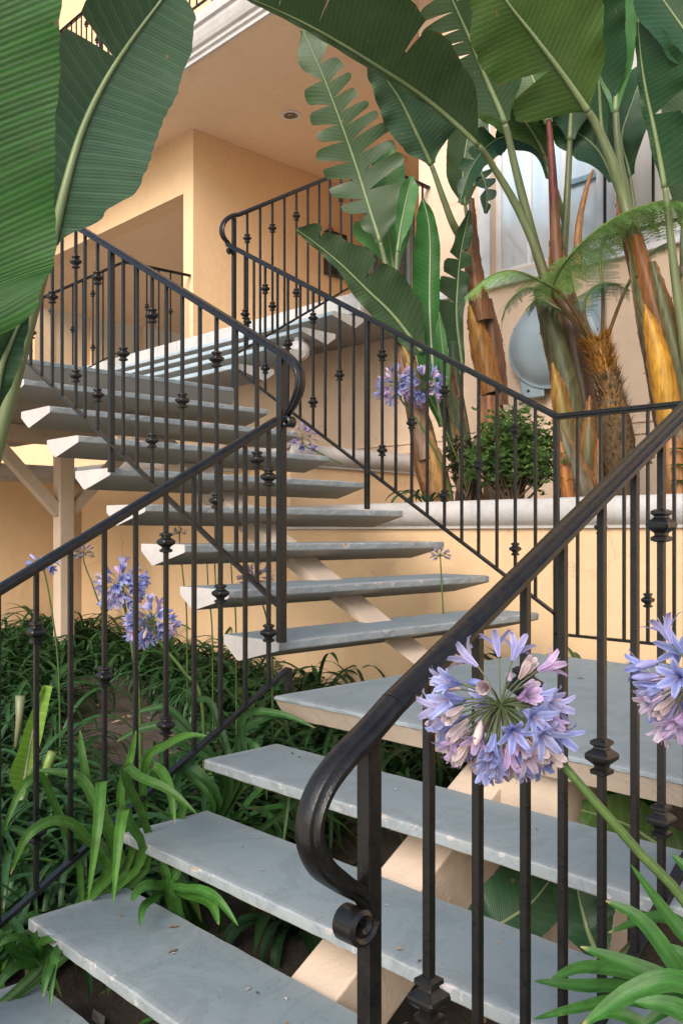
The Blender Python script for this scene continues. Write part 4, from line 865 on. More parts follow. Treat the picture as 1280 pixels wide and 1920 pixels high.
def frond(ctrl, wid, c, c2, seed, npin=38, dro=.25, side=None):
    rr = random.Random(seed); pts = [V(p) for p in cr([tuple(at(*q)) for q in ctrl], 60)]; mb = MB()
    mb.tube(pts, [.012*(1-.85*i/59)+.001 for i in range(60)], 6, 0, [(.16, .10, .04) if i < 18 else (.14, .17, .05) for i in range(60)])
    for k in range(npin):
        t = .25+.75*k/npin; u = t*58; q = int(u); P = pts[q].lerp(pts[q+1], u-q); T = (pts[q+1]-pts[q]).normalized()
        Sd = T.cross(side or V((0, 0, 1))).normalized(); Nn = Sd.cross(T)
        L = wid*math.sin(math.pi*min(1, (t-.18)/.95))**.7*rr.uniform(.85, 1.1)
        for sg in (-1, 1):
            D = (Sd*sg*.95+T*.45+V((0, 0, -dro))+V((rr.uniform(-.1, .1), rr.uniform(-.1, .1), rr.uniform(-.1, .1)))).normalized(); npn = 13
            for j in range(npn):
                f = (j+.5)/npn; Q = P+D*L*f+V((0, 0, -dro*.4*L*f*f)); w = L*.22*(1-f*.75)
                for s2 in (-1, 1):
                    E_ = (T*s2*.9+D*.5).normalized(); b = D*L*.024
                    cc = tuple((V(c).lerp(V(c2), rr.random()))*rr.uniform(.8, 1.15))
                    mb.add([Q-b, Q+b, Q+E_*w+b*.4], [(0, 1, 2)], 0, None, [cc]*3)
    mb.build('frond', M['fern'], tf)
gb, gb2, gd, gd2 = (.22, .42, .10), (.32, .52, .18), (.05, .12, .05), (.08, .16, .07)
frond([(1122, 655, 5.45), (1060, 585, 5.4), (1035, 545, 5.3), (1060, 490, 5.2), (1120, 430, 5.1), (1190, 390, 5.0), (1255, 375, 4.95), (1300, 385, 4.9)], .25, gb, gb2, 1, 84, .45)
frond([(1118, 655, 5.45), (1060, 560, 5.3), (1010, 525, 5.2), (960, 508, 5.1), (915, 520, 5.0), (868, 560, 4.95)], .15, gb, gb2, 2, 60, .4)
frond([(1118, 655, 5.45), (1040, 560, 5.4), (990, 540, 5.35), (955, 565, 5.3), (940, 600, 5.3)], .13, gd, gd2, 3, 36)
frond([(1128, 655, 5.45), (1130, 560, 5.6), (1125, 480, 5.7), (1140, 430, 5.7), (1175, 410, 5.7)], .17, gd, gd2, 4, 40)
frond([(1130, 655, 5.45), (1165, 560, 5.5), (1190, 510, 5.5), (1225, 470, 5.5), (1250, 455, 5.5)], .15, gd, gd2, 5, 36)
frond([(1122, 655, 5.45), (1095, 590, 5.5), (1105, 545, 5.55), (1140, 530, 5.6), (1180, 545, 5.6)], .15, gd, gd2, 6, 38)
frond([(1122, 655, 5.45), (1080, 600, 5.5), (1040, 575, 5.55), (1010, 560, 5.6), (985, 580, 5.6)], .15, gd, gd2, 7, 38)

# ------------------------------------------------------------------ azalea shrub and small planter plants
def shrub(label, c, rx, rz, n, seed, cA=(.035, .075, .022), cB=(.08, .15, .045)):
    rr = random.Random(seed); t = thing('shrub', label, 'shrub', c-V((0, 0, rz)))
    tw = MB(); lf = MB(); tips = []
    for k in range(46):
        a = rr.uniform(0, 6.28); e = rr.uniform(-.2, 1.45); r = rr.uniform(.55, 1.05)
        d = V((math.cos(a)*math.cos(e)*rx, math.sin(a)*math.cos(e)*rx, math.sin(e)*rz))*r; tip = c+d
        base = c+V((rr.uniform(-.06, .06), rr.uniform(-.06, .06), -rz)); m1 = base.lerp(tip, .55)+V((rr.uniform(-.05, .05), rr.uniform(-.05, .05), .04))
        tw.tube(cr([tuple(base), tuple(m1), tuple(tip)], 8), [.010-.0011*i for i in range(8)], 5); tips += [tip, m1.lerp(tip, .5)]
    for k in range(n):
        p = rr.choice(tips)+V((rr.gauss(0, .05), rr.gauss(0, .05), rr.gauss(0, .05))); shade = rr.random()
        for q in range(7):
            a = q*.9+rr.random(); u = V((math.cos(a), math.sin(a), rr.uniform(.1, .9))).normalized(); l = rr.uniform(.032, .056); s = u.cross(V((0, 0, 1))).normalized()*l*.2
            cc = V(cA).lerp(V(cB), shade*rr.uniform(.6, 1.1))
            if rr.random() < .015: cc = V((.30, .12, .03))
            lf.add([p, p+u*l*.55-s, p+u*l, p+u*l*.55+s], [(0, 1, 2, 3)], 0, None, [tuple(cc)]*4)
    tw.build('branches', M['twig'], t); lf.build('foliage', M['shrubleaf'], t); return t
shrub('dense small-leaved green shrub in the planter behind the corner of the railing', at(962, 872, 5.75), .30, .30, 1900, 5, (.10, .19, .055), (.24, .38, .13))
shrub('thin greyish shrub with bare twigs at the left of the dense green shrub', at(872, 885, 6.0), .13, .20, 170, 6, (.05, .07, .04), (.10, .12, .07))

# ------------------------------------------------------------------ agapanthus
def strap(mb, base, az, L, w, rise, droop, c, rr, twist=0):
    n = 11; d = V((math.cos(az), math.sin(az), 0)); S = V((-math.sin(az), math.cos(az), 0)); vs = []; cc = []; uvs = []
    p = V(base); el = rise
    for i in range(n+1):
        t = i/n; ww = w*(min(1, .55+t*1.6))*(1-max(0, (t-.72)/.28)**1.8*.93); dirv = d*math.cos(el)+V((0, 0, math.sin(el)))
        nr = (-d*math.sin(el)+V((0, 0, math.cos(el)))); S2 = (S*math.cos(twist*t)+nr*math.sin(twist*t))
        k = nr*ww*.22
        vs += [p-S2*ww+k, p-S2*ww*.5+k*.2, p-k*.3, p+S2*ww*.5+k*.2, p+S2*ww+k]; uvs += [(t*L*10, j/4) for j in range(5)]
        q = V(c)*(0.8+.3*t); q = q.lerp(V((.20, .15, .05)), .75) if (t > .96 and rr.random() < .3) else q
        cc += [tuple(q*1.05), tuple(q), tuple(q*1.22), tuple(q), tuple(q*1.05)]
        p = p+dirv*(L/n); el -= droop/n*(1+1.2*t)
    mb.add(vs, [(i*5+j, i*5+j+1, (i+1)*5+j+1, (i+1)*5+j) for i in range(n) for j in range(4)], 0, uvs, cc)
def clump_mb(base, n, L, w, c, seed, az0=None, spread=3.1416, rise=(.7, 1.45), droop=(1.2, 2.6)):
    rr = random.Random(seed); mb = MB()
    for k in range(n):
        az = (az0 if az0 is not None else 0)+rr.uniform(-spread, spread)
        b = V(base)+V((math.cos(az), math.sin(az), 0))*rr.uniform(0, .05)
        strap(mb, b, az, L*rr.uniform(.6, 1.1), w*rr.uniform(.75, 1.15), rr.uniform(*rise), rr.uniform(*droop), V(c)*rr.uniform(.7, 1.3), rr, rr.uniform(-.5, .5))
    return mb
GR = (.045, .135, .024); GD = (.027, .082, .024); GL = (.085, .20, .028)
rb = random.Random(21); protos = []
for k in range(6):
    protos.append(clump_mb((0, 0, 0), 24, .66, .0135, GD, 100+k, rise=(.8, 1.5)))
pm = []
bed = 'dark green strap-leaved agapanthus in the crowded bed under the stairs'
cnt = 0; placed = []
def ok(x, y): return all((x-a)**2+(y-b)**2 > .034 for a, b in placed)
tries = 0
while cnt < 150 and tries < 4000:
    tries += 1
    x, y = rb.uniform(-.9, 2.15), rb.uniform(.35, 5.7)
    if x+1.2 < (y-.4)*.05: continue
    p = V((x, y, ground_z(x, y))); d = (p-CAM).dot(FW); px = 640+F*(p-CAM).dot(RT)/d; py = HOR-F*(p-CAM).z/d
    if px < -60 or px > 960: continue
    if 100 < px < 400 and 1285 < py < 1530 and not (px > 300 and py < 1330): continue     # bare soil patch
    if not ok(x, y): continue
    placed.append((x, y))
    if cnt < 6: o = protos[cnt].build('agapanthus', M['strap']); pm.append(o)
    else: o = pm[cnt % 6].copy(); col.objects.link(o)
    o.location = p; o.rotation_euler = (0, 0, rb.uniform(0, 6.28)); o.scale = (rb.uniform(.8, 1.15),)*3
    tag(o, bed, 'plant', 'agapanthus filling the bed under the stairs'); cnt += 1
def clump(label, base, n, L, w, c, seed, **kw):
    o = clump_mb(base, n, L, w, c, seed, **kw).build('agapanthus', M['strap'], loc=base); return tag(o, label, 'plant')
def gp_(x, y, dz=0): return V((x, y, ground_z(x, y)+dz))
clump('bright green agapanthus whose long leaves spill over the rail onto the third step', gp_(-.98, .30), 24, .62, .021, GR, 1, rise=(.8, 1.4), droop=(1.3, 2.6))
clump('broad-leaved agapanthus just below the left end of the second lowest visible step', gp_(-.42, .42), 30, .74, .024, GR, 2, rise=(.6, 1.4), droop=(1.2, 2.4))
clump('lush agapanthus arching in front of the landing corner', gp_(.10, .50), 34, .76, .024, GR, 3, rise=(.6, 1.4), droop=(1.2, 2.5))
clump('agapanthus clump by the left edge of the picture beside the cut stalks', gp_(-1.18, .62), 20, .62, .019, GR, 4)
clump('dark low agapanthus on the soil beneath the two lowest full steps', gp_(-.62, -.42), 13, .34, .016, GR, 5, rise=(.7, 1.3), droop=(1.6, 2.8))
clump('young agapanthus in the bottom left corner beside the lowest slab', gp_(-1.42, .10), 14, .34, .016, GR, 6)
clump('agapanthus tuft hanging below the front of the third step', gp_(-1.32, -.12), 8, .30, .016, GR, 7, rise=(.4, 1.1), droop=(1.6, 2.8))
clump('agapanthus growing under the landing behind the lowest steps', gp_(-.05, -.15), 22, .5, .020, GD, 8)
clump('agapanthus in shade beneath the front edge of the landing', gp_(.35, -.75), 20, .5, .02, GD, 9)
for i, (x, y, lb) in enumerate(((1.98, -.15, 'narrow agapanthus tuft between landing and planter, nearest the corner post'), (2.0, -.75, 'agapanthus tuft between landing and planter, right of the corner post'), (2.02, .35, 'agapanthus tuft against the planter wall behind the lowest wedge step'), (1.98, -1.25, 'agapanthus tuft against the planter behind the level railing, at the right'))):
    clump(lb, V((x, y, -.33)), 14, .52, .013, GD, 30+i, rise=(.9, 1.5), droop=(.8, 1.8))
clump('leafy green tuft in the planter between the two leaning stems', at(800, 945, 6.0), 14, .34, .015, GD, 40, rise=(.8, 1.4))
# leaves placed one by one where they cross the rail and the steps
def pxstraps(label, items, w, c, seed, base, obj=None, d_n=.4):
    mb = MB(); rr = random.Random(seed)
    for q in items:
        pts = [V(p) for p in cr([tuple(base)]+[tuple(at(*k)) for k in q], 20)]; vs = []; cc = []; cv = V(c)*rr.uniform(.75, 1.2); wj = w*rr.uniform(.8, 1.1)
        for i, p in enumerate(pts):
            T = (pts[min(i+1, 19)]-pts[max(i-1, 0)]).normalized(); Nn = (CAM-p).normalized()+V((0, 0, d_n)); S = T.cross(Nn).normalized(); Nn = S.cross(T); t = i/19
            ww = wj*min(1, .6+t)*(1-max(0, (t-.66)/.34)**1.8*.93)
            vs += [p-S*ww+Nn*ww*.28, p-S*ww*.45+Nn*ww*.06, p-Nn*ww*.1, p+S*ww*.45+Nn*ww*.06, p+S*ww+Nn*ww*.28]
            k = cv if not (t > .95 and rr.random() < .5) else V((.32, .24, .11)); k = k*(.85+.3*t); cc += [tuple(k*1.08), tuple(k), tuple(k*1.28), tuple(k*.97), tuple(k*1.08)]
        mb.add(vs, [(i*5+j, i*5+j+1, (i+1)*5+j+1, (i+1)*5+j) for i in range(19) for j in range(4)], 0, [(i*.3, j/4) for i in range(20) for j in range(5)], cc)
    if obj is not None: return mb.build('leaf', M['strap'], obj)
    return tag(mb.build('agapanthus', M['strap']), label, 'plant')
LIME = (.062, .165, .022)
pxstraps('light green agapanthus leaves draped over the left rail and the ends of the steps',
    [[(205, 1650, 2.75), (188, 1510, 2.62), (190, 1470, 2.55), (182, 1560, 2.45), (165, 1688, 2.42)], [(250, 1640, 2.8), (240, 1540, 2.65), (232, 1520, 2.56), (222, 1580, 2.48), (212, 1695, 2.44)],
     [(270, 1640, 2.9), (232, 1450, 2.75), (265, 1460, 2.65), (320, 1485, 2.6), (370, 1528, 2.58)], [(330, 1560, 3.0), (285, 1450, 2.9), (300, 1445, 2.8), (318, 1480, 2.72), (328, 1545, 2.68)],
     [(240, 1640, 3.0), (270, 1440, 2.9), (310, 1400, 2.85), (350, 1380, 2.8), (388, 1380, 2.78)], [(150, 1700, 2.8), (90, 1480, 2.75), (60, 1460, 2.7), (30, 1500, 2.65), (-10, 1600, 2.6)],
     [(210, 1640, 2.9), (200, 1560, 2.8), (160, 1470, 2.8), (120, 1450, 2.8), (60, 1445, 2.8)], [(190, 1660, 2.8), (150, 1560, 2.7), (100, 1540, 2.65), (50, 1570, 2.6), (20, 1640, 2.6)],
     [(230, 1640, 2.9), (225, 1500, 2.85), (245, 1420, 2.85), (255, 1370, 2.85)], [(200, 1640, 2.9), (170, 1500, 2.85), (155, 1420, 2.85), (150, 1370, 2.9)]], .0155, LIME, 5, gp_(-.98, .32))
pxstraps('small agapanthus fanning out over the step between the two lowest full slabs',
    [[(320, 1690, 2.70), (290, 1662, 2.62), (262, 1668, 2.55), (246, 1692, 2.5)], [(318, 1690, 2.70), (285, 1690, 2.6), (268, 1705, 2.52), (262, 1736, 2.48)], [(330, 1690, 2.7), (355, 1680, 2.6), (395, 1695, 2.52), (410, 1735, 2.47)],
     [(325, 1690, 2.7), (350, 1668, 2.6), (400, 1680, 2.5), (446, 1736, 2.44)],
     [(325, 1680, 2.75), (330, 1640, 2.75), (345, 1615, 2.75)], [(320, 1680, 2.75), (312, 1640, 2.75), (300, 1610, 2.75)]], .016, (.05, .15, .023), 6, gp_(-.55, -.35))
pxstraps('agapanthus leaves in the bottom left corner hanging before the third step',
    [[(130, 1790, 2.6), (118, 1775, 2.52), (102, 1800, 2.45), (94, 1888, 2.38)], [(125, 1790, 2.6), (105, 1790, 2.5), (90, 1820, 2.42), (80, 1870, 2.38)], [(60, 1830, 2.55), (40, 1812, 2.48), (15, 1825, 2.42), (-20, 1870, 2.4)],
     [(62, 1830, 2.6), (50, 1770, 2.55), (20, 1760, 2.5), (-10, 1780, 2.48)], [(65, 1830, 2.6), (80, 1770, 2.55), (110, 1765, 2.5)], [(60, 1830, 2.6), (30, 1790, 2.55), (5, 1760, 2.5), (-10, 1740, 2.5)], [(60, 1830, 2.6), (62, 1780, 2.58), (70, 1745, 2.55)]], .015, (.05, .15, .023), 7, gp_(-1.32, -.02))
pxstraps('broad glossy agapanthus leaves arching beside the second lowest step and the bottom rail',
    [[(410, 1510, 3.1), (338, 1432, 3.08), (320, 1442, 3.04), (316, 1500, 3.0)], [(400, 1510, 3.1), (352, 1425, 3.1), (332, 1420, 3.08), (318, 1470, 3.05)], [(400, 1520, 3.1), (345, 1450, 3.1), (332, 1470, 3.06), (330, 1520, 3.02)],
     [(450, 1480, 3.3), (455, 1350, 3.3), (520, 1338, 3.25), (590, 1365, 3.2)], [(440, 1480, 3.3), (450, 1380, 3.3), (500, 1345, 3.3), (560, 1340, 3.3)], [(420, 1480, 3.3), (330, 1340, 3.3), (280, 1330, 3.3), (240, 1345, 3.3)],
     [(420, 1480, 3.3), (340, 1370, 3.3), (270, 1365, 3.3), (220, 1390, 3.3)], [(430, 1490, 3.2), (400, 1330, 3.3), (370, 1310, 3.3), (340, 1290, 3.3)], [(560, 1500, 3.2), (540, 1420, 3.2), (545, 1440, 3.1), (530, 1590, 3.0)],
     [(420, 1480, 3.3), (350, 1400, 3.25), (300, 1400, 3.2), (250, 1440, 3.15)], [(440, 1480, 3.35), (470, 1400, 3.3), (490, 1430, 3.25), (500, 1500, 3.2)]], .0150, (.036, .112, .021), 8, gp_(-.15, .45))

# flowers -------------------------------------------------------------
BL = [(.25, .30, .68), (.33, .38, .74), (.42, .41, .74), (.50, .47, .76)]; PK = [(.58, .40, .66), (.66, .52, .68)]; FD = [(.68, .54, .52), (.60, .46, .42)]
def floret(mb, p, d, size, c, rr, open_=.6, closed=False):
    d = d.normalized(); a = d.cross(V((.31, .7, .2))).normalized(); b = d.cross(a); ph = rr.uniform(0, 6.28)
    if closed:
        prof = [(0, .04), (.3, .14), (.65, .17), (.9, .1), (1, .01)]
        vs = [p+d*size*t+(a*math.cos(j*1.047)+b*math.sin(j*1.047))*size*r for t, r in prof for j in range(6)]
        mb.add(vs, [(i*6+j, i*6+(j+1) % 6, (i+1)*6+(j+1) % 6, (i+1)*6+j) for i in range(4) for j in range(6)], 1, None, [tuple(V(c)*(.85+.3*rr.random())) for _ in vs]); return
    for k in range(6):
        th = ph+k*1.0472; r1 = a*math.cos(th)+b*math.sin(th); s1 = d.cross(r1)
        st_ = [(0, .03, .05), (.28, .09, .10), (.55, .16, .15), (.78, .16+open_*.28, .15), (.95, .18+open_*.55, .10), (1.0+.05*rr.random()-open_*.12, .18+open_*.72, .015)]
        vs = []; cc = []; cv = V(c)*rr.uniform(.88, 1.12)
        for t, r, w in st_:
            q = p+d*size*t+r1*size*r
            vs += [q-s1*size*w, q-r1*size*.02, q+s1*size*w]; lt = cv.lerp(V((.72, .70, .85)), .35*min(1, t))
            cc += [tuple(lt), tuple(cv*.78), tuple(lt)]
        mb.add(vs, [(i*3+j, i*3+j+1, (i+1)*3+j+1, (i+1)*3+j) for i in range(5) for j in range(2)], 1, None, cc)
    for k in range(3):
        q = p+d*size*.5; e = p+d*size*1.05+(a*math.cos(ph+k*2.1)+b*math.sin(ph+k*2.1))*size*.15; mb.tube([q, e], .0006*size/.03, 3, 1, [(.5, .4, .5)]*2, cap=False)
def umbel(parent, c, r, n, seed, fade=.15, up=V((0, 0, 1)), size=.042, seedhead=False, hemi=-.75, droopy=.15):
    rr = random.Random(seed); mb = MB(); c = V(c); tc = (CAM-c).normalized()
    for k in range(n):
        z = hemi+(1-hemi)*(k+.5)/n; a = k*2.39996+rr.uniform(-.3, .3); s = math.sqrt(max(0, 1-z*z))
        ax = up.cross(V((.3, .8, .1))).normalized(); ay = up.cross(ax)
        d = (ax*math.cos(a)*s+ay*math.sin(a)*s+up*z+V((0, 0, -droopy))).normalized(); L = r*rr.uniform(.45, .68)
        if d.dot(tc) > .975 and not seedhead: continue
        e = c+d*L; m1 = c+d*L*.55+V((0, 0, .04*r)); mb.tube([c, m1, e], [.0014, .0012, .0013], 4, 0, [(.16, .20, .09)]*3, cap=False)
        u = rr.random(); cl = FD if u < fade else (PK if u < fade+.2 else BL)
        dd = (d+V((rr.uniform(-.25, .25), rr.uniform(-.25, .25), rr.uniform(-.55, .0)))).normalized()
        if seedhead: floret(mb, e, dd, size*.7, rr.choice([(.30, .26, .38), (.22, .24, .16), (.42, .36, .40)]), rr, .2, closed=rr.random() < .7)
        else: floret(mb, e, dd, size*rr.uniform(.9, 1.1), rr.choice(cl), rr, rr.choice((.25, .45, .7, .9)) if cl is not FD else .08, closed=rr.random() < .14)
    o = mb.build('flower_head', [M['strap'], M['petal']], parent); return o
def agflower(label, c, stem, r, n, seed, rad=.006, name='agapanthus_flower', **kw):
    t = thing(name, label, 'flower', at(*stem[-1])); c3 = at(*c)
    pts = [tuple(c3)]+[tuple(at(*q)) for q in stem]; e_ = pts[-1]; gz = .73 if (e_[0] > 2.2 and e_[2] > .5) else ground_z(e_[0], e_[1]); mb = MB(); m_ = 26
    if e_[2]-gz > .03 and e_[2] < 1.1: pts.append((e_[0]+.02, e_[1]+.02, gz))
    mb.tube(cr(pts, m_), [rad*(.75+.4*i/(m_-1)) for i in range(m_)], 8, 0, [(.10, .17, .045)]*m_); mb.build('stem', M['strap'], t)
    dv = (V(pts[0])-V(pts[1])).normalized(); umbel(t, c3, r, n, seed, up=(dv*.55+V((0, 0, .45))).normalized(), **kw); return t
agflower('largest lilac-blue agapanthus head, before the foreground railing, some florets faded pink', (938, 1322, 1.16), [(1010, 1385, 1.15), (1090, 1475, 1.13), (1190, 1590, 1.12), (1300, 1720, 1.1), (1360, 1950, 1.1)], .104, 82, 9, rad=.0065, fade=.24, size=.036, hemi=-.95, droopy=.5)
agflower('lilac-blue agapanthus head cut by the right edge of the picture', (1306, 1272, 1.12), [(1316, 1400, 1.12), (1330, 1600, 1.1), (1350, 1900, 1.1)], .086, 54, 4, rad=.006, fade=.12, size=.034, hemi=-.9, droopy=.45)
agflower('blue agapanthus head beside the post, the upper of the close pair', (228, 1098, 3.9), [(236, 1150, 3.9), (250, 1230, 3.9), (262, 1330, 3.9)], .120, 42, 5, rad=.008, fade=.05, size=.050)
agflower('blue agapanthus head behind the left rail, the lower of the close pair', (283, 1165, 3.7), [(300, 1205, 3.7), (345, 1260, 3.7), (380, 1330, 3.7)], .116, 44, 6, rad=.008, fade=.04, size=.048)
agflower('blue agapanthus head in the planter, left of the two behind the far rail', (742, 722, 5.9), [(752, 750, 5.9), (790, 800, 5.9), (830, 880, 5.9), (850, 950, 5.9)], .15, 40, 7, rad=.007, fade=.0, size=.06)
agflower('blue agapanthus head in the planter, right of the two behind the far rail', (795, 722, 5.95), [(815, 765, 5.95), (845, 830, 5.95), (870, 900, 5.95), (880, 950, 5.95)], .14, 36, 8, rad=.007, fade=.05, size=.065)
agflower('small budding agapanthus head on a thin stem in front of the planter wall', (825, 1043, 4.6), [(827, 1080, 4.6), (832, 1180, 4.6), (836, 1280, 4.6)], .055, 22, 9, rad=.0045, size=.04, hemi=-.1, seedhead=True)
agflower('withered agapanthus head right of the timber post', (155, 1040, 5.2), [(160, 1062, 5.2), (178, 1110, 5.2), (195, 1180, 5.2)], .07, 26, 10, rad=.005, size=.05, hemi=-.1, seedhead=True)
agflower('pale sparse agapanthus head at the left of the timber post', (78, 1062, 4.8), [(85, 1080, 4.8), (96, 1140, 4.8), (110, 1260, 4.8)], .07, 9, 11, rad=.005, size=.055, hemi=-.2)
agflower('small green agapanthus bud head behind the collar of the left rail', (336, 1000, 5.6), [(338, 1030, 5.6), (343, 1080, 5.6), (350, 1160, 5.6)], .045, 16, 12, rad=.0045, size=.035, hemi=0, seedhead=True)
agflower('faded lavender agapanthus head on top of the raised planter under the stairs', (566, 822, 6.9), [(572, 836, 6.9), (600, 850, 6.9), (640, 870, 6.9)], .15, 26, 13, rad=.005, size=.06, fade=.3)
agflower('violet agapanthus head seen low behind the beam of the middle flight', (478, 1085, 4.9), [(485, 1110, 4.9), (500, 1160, 4.9), (510, 1220, 4.9)], .09, 18, 14, rad=.005, size=.055)
for i, (px, py, d) in enumerate(((388, 1055, 4.9), (402, 1048, 4.9), (432, 1030, 4.9))):
    agflower(('thin agapanthus bud stem behind the middle flight, leftmost of three', 'thin agapanthus bud stem behind the middle flight, the middle of three', 'thin agapanthus bud stem behind the middle flight, rightmost of three')[i],
             (px, py, d), [(px+3, py+60, d), (px+10, py+140, d)], .03, 8, 60+i, rad=.004, size=.03, hemi=.2, seedhead=True)

# foreground leaves, lower right
FG = thing('agapanthus', 'agapanthus with long pointed leaves before the railing in the bottom right corner', 'plant', at(1330, 2050, 1.12))
FGB = at(1500, 2560, 1.22)
for k, (q, w) in enumerate((([(1400, 2000, 1.1), (1310, 1880, 1.1), (1210, 1735, 1.12), (1135, 1690, 1.14)], .021),
    ([(1400, 1960, 1.1), (1330, 1800, 1.1), (1270, 1740, 1.12), (1182, 1622, 1.14)], .020),
    ([(1420, 1960, 1.1), (1300, 1870, 1.1), (1200, 1820, 1.12), (1088, 1776, 1.14)], .022),
    ([(1420, 1980, 1.08), (1290, 1850, 1.05), (1190, 1860, 1.05), (1090, 1925, 1.06)], .021),
    ([(1420, 1800, 1.2), (1350, 1690, 1.22), (1300, 1640, 1.24), (1258, 1602, 1.26)], .018),
    ([(1420, 1960, 1.2), (1240, 1845, 1.35), (1100, 1815, 1.5), (1030, 1840, 1.55)], .02),
    ([(1420, 1960, 1.25), (1200, 1860, 1.4), (1090, 1850, 1.5), (1002, 1840, 1.55)], .020),
    ([(1420, 1980, 1.25), (1200, 1880, 1.4), (1090, 1890, 1.5), (1000, 1912, 1.55)], .020),
    ([(1420, 1980, 1.15), (1320, 1900, 1.15), (1270, 1880, 1.15), (1200, 1930, 1.15)], .022),
    ([(1420, 1850, 1.35), (1300, 1750, 1.4), (1230, 1720, 1.45), (1140, 1750, 1.5)], .020),
    ([(1400, 1990, 1.3), (1330, 1860, 1.3), (1290, 1800, 1.32), (1235, 1770, 1.35)], .02),
    ([(1440, 1990, 1.05), (1330, 1930, 1.02), (1260, 1890, 1.02), (1190, 1880, 1.03)], .02),
    ([(1400, 2050, 1.3), (1250, 1950, 1.4), (1150, 1900, 1.45), (1080, 1930, 1.5)], .02))):
    pxstraps('', [q], w*.62, (.036, .120, .020), 140+k, FGB, FG, .5)
# large dark leaves lying in the shade behind the lowest steps
LB = thing('bird_of_paradise', 'low bird of paradise with broad dark leaves in the shade below the steps', 'plant', at(1060, 1790, 2.75))
leaf(LB, [(1060, 1905, 2.6), (860, 1800, 2.3), (930, 1740, 2.35), (1000, 1690, 2.4), (1060, 1610, 2.5)], [10, 70, 90, 60], [10, 60, 60, 20], 'leaf_dark', 1, seed=71, tilt=R(-15), ribr=.012)
leaf(LB, [(1060, 1905, 2.6), (1120, 1830, 2.15), (1100, 1740, 2.2), (1085, 1680, 2.25), (1070, 1580, 2.3)], [10, 50, 50, 30], [10, 56, 60, 20], 'leaf_dark', 1, seed=72, tilt=R(10), ribr=.012)
leaf(LB, [(1060, 1905, 2.6), (980, 1600, 2.6), (1080, 1540, 2.65), (1180, 1500, 2.7), (1290, 1470, 2.7)], [10, 60, 60, 20], [10, 60, 60, 20], 'leaf_near', 1, seed=73, tilt=R(-20), ribr=.012)
leaf(LB, [(1060, 1905, 2.6), (1300, 1640, 2.5), (1240, 1590, 2.5), (1170, 1545, 2.5), (1090, 1520, 2.5)], [10, 60, 60, 20], [10, 50, 50, 20], 'leaf_olive', 1, seed=74, tilt=R(10), ribr=.012)
# young banana-like shoot among cut stalks on the left
SH = thing('shoot', 'single pale green unfurling shoot beside cut stalks on the bare soil at the left edge', 'plant', at(52, 1480, 3.6))
leaf(SH, [(40, 1500, 3.6), (48, 1450, 3.6), (60, 1380, 3.58), (85, 1285, 3.55)], [4, 34, 20, 6], [4, 10, 22, 16], 'leaf_lime', 0, fold=.6, cup=.3, seed=81, ribr=.012, rib='rib_pale')
mb = MB(); mb.tube([at(30, 1400, 3.7), at(36, 1350, 3.7), at(38, 1305, 3.7)], [.009, .014, .02], 8, 0, [(.19, .20, .11)]*3); mb.build('cut_stalk', M['petiole'], SH); mb = MB(); mb.tube([at(82, 1465, 3.55), at(92, 1430, 3.55), at(98, 1410, 3.55)], [.02, .02, .018], 8, 0, [(.16, .24, .06)]*3)
mb.build('cut_stalk', M['petiole'], SH)
tp_ = thing('leafy_sprig', 'bright green sprig with oblong leaves rising at the right edge above the planter', 'plant', at(1285, 950, 4.9))
mb = MB(); rr = random.Random(3)
mb.tube([at(1290, 960, 4.9), at(1292, 900, 4.9), at(1290, 820, 4.9)], .006, 6, 0, [(.12, .15, .05)]*3)
for py, sg in ((838, -1), (868, -1), (898, -1), (885, 1), (925, 1)):
    strap(mb, at(1290, py+8, 4.9), math.atan2(-RT.y*-sg if False else RT.y*sg, RT.x*sg), .12, .022, .35, .5, (.06, .20, .03), rr)
mb.build('foliage', M['strap'], tp_)
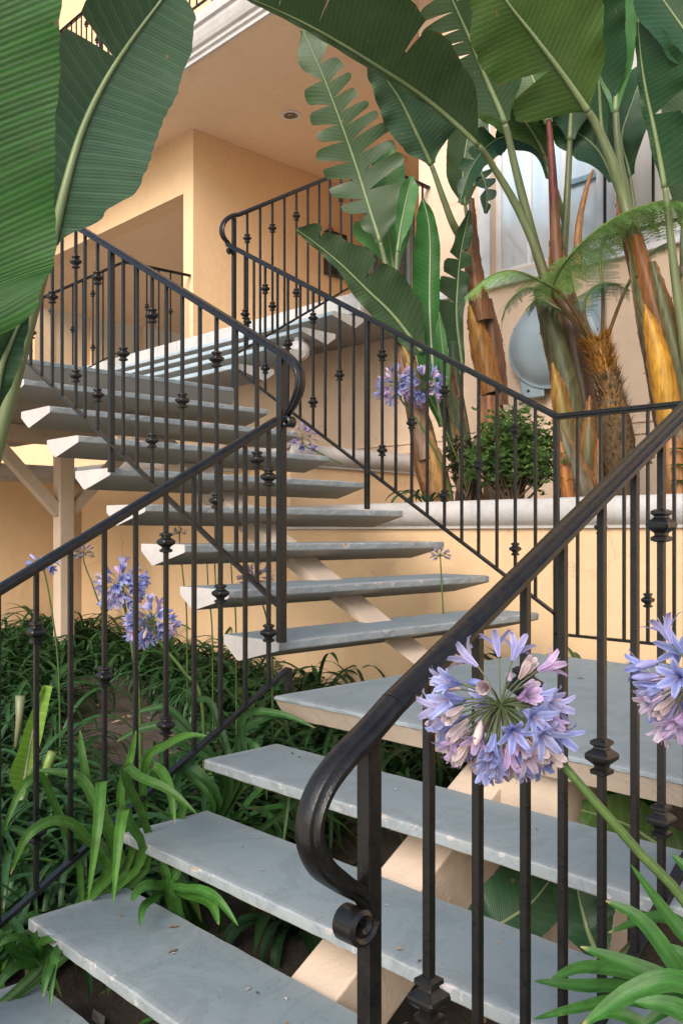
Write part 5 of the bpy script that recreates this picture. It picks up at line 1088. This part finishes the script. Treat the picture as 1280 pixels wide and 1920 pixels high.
# litter on the soil
mb = MB(); rr = random.Random(19)
for k in range(760):
    x, y = rr.uniform(-1.9, 1.8), rr.uniform(-1.7, 3.2)
    if k % 3 == 0: x, y = rr.gauss(-.75, .4), rr.gauss(1.5, .8)
    p = gp_(x, y, .012); a = rr.uniform(0, 6.28); l = rr.uniform(.008, .05 if k % 3 else .10); w = l*rr.uniform(.12, .4); u = V((math.cos(a), math.sin(a), rr.uniform(-.25, .3))); s = V((-math.sin(a), math.cos(a), rr.uniform(-.3, .3)))
    c = V(rr.choice([(.28, .17, .09), (.36, .26, .17), (.20, .13, .08), (.42, .19, .05), (.30, .27, .23)]))
    mb.add([p-u*l, p-s*w+V((0, 0, .006)), p+u*l, p+s*w+V((0, 0, .004))], [(0, 1, 2), (0, 2, 3)], 0, None, [tuple(c)]*4, smooth=False)
for k in range(46):   # a few scraps lying on the treads
    t_ = rr.choice((0, 1, 1, 2, 2, 3, 3, 4)); x = -t_*GOING+rr.uniform(.03, .30 if t_ else 1.5); y = rr.uniform(-1.6, -.05); p = V((x, y, -t_*RISE+.003)); a = rr.uniform(0, 6.28); l = rr.uniform(.004, .012 if k % 6 else .022); w = l*rr.uniform(.3, .6)
    u = V((math.cos(a), math.sin(a), 0)); s_ = V((-math.sin(a), math.cos(a), 0)); c = V(rr.choice([(.30, .15, .07), (.16, .10, .06), (.40, .20, .08), (.10, .085, .07), (.42, .38, .36)]))
    mb.add([p-u*l, p-s_*w+V((0, 0, .002)), p+u*l, p+s_*w+V((0, 0, .0015))], [(0, 1, 2), (0, 2, 3)], 0, None, [tuple(c)]*4, smooth=False)
tag(mb.build('leaf_litter', M['litter']), 'dry brown leaf scraps scattered over the bare soil and the lowest steps', 'litter', kind='stuff')

# ------------------------------------------------------------------ light, sky, camera
w = bpy.data.worlds.new('World'); scene.world = w; w.use_nodes = True; nt = w.node_tree
bg = nt.nodes['Background']; sky = nt.nodes.new('ShaderNodeTexSky'); sky.sky_type = 'NISHITA'; sky.sun_disc = False
SUN_EL, SUN_AZ = R(35), R(203)     # azimuth measured from +x towards +y: the light comes from the left, behind the camera
sky.sun_elevation = SUN_EL; sky.sun_rotation = math.pi/2-SUN_AZ; sky.air_density = 1.2; sky.dust_density = 2.5
nt.links.new(sky.outputs[0], bg.inputs[0]); bg.inputs[1].default_value = .15
sd = bpy.data.lights.new('sun', 'SUN'); sd.energy = 2.2; sd.angle = R(35); sd.color = (1, .94, .87)
so = bpy.data.objects.new('sun', sd); col.objects.link(so)
dirv = V((math.cos(SUN_EL)*math.cos(SUN_AZ), math.cos(SUN_EL)*math.sin(SUN_AZ), math.sin(SUN_EL)))
so.rotation_euler = dirv.to_track_quat('Z', 'Y').to_euler(); so.location = (-6, -6, 12)
cd = bpy.data.cameras.new('camera'); co = bpy.data.objects.new('camera', cd); col.objects.link(co)
cd.sensor_fit = 'HORIZONTAL'; cd.sensor_width = 36; cd.lens = F*36/1280; cd.shift_y = (HOR-960)/1280; cd.shift_x = 0
cd.clip_start = .05; cd.clip_end = 500
co.location = CAM; co.rotation_euler = (math.pi/2, 0, YAW-math.pi/2); scene.camera = co
vs_ = scene.view_settings; vs_.view_transform = 'Standard'; vs_.look = 'None'; vs_.exposure = 0.62; vs_.gamma = 1; vs_.use_curve_mapping = False
scene.cycles.max_bounces = 10; scene.cycles.diffuse_bounces = 8; scene.cycles.use_denoising = True
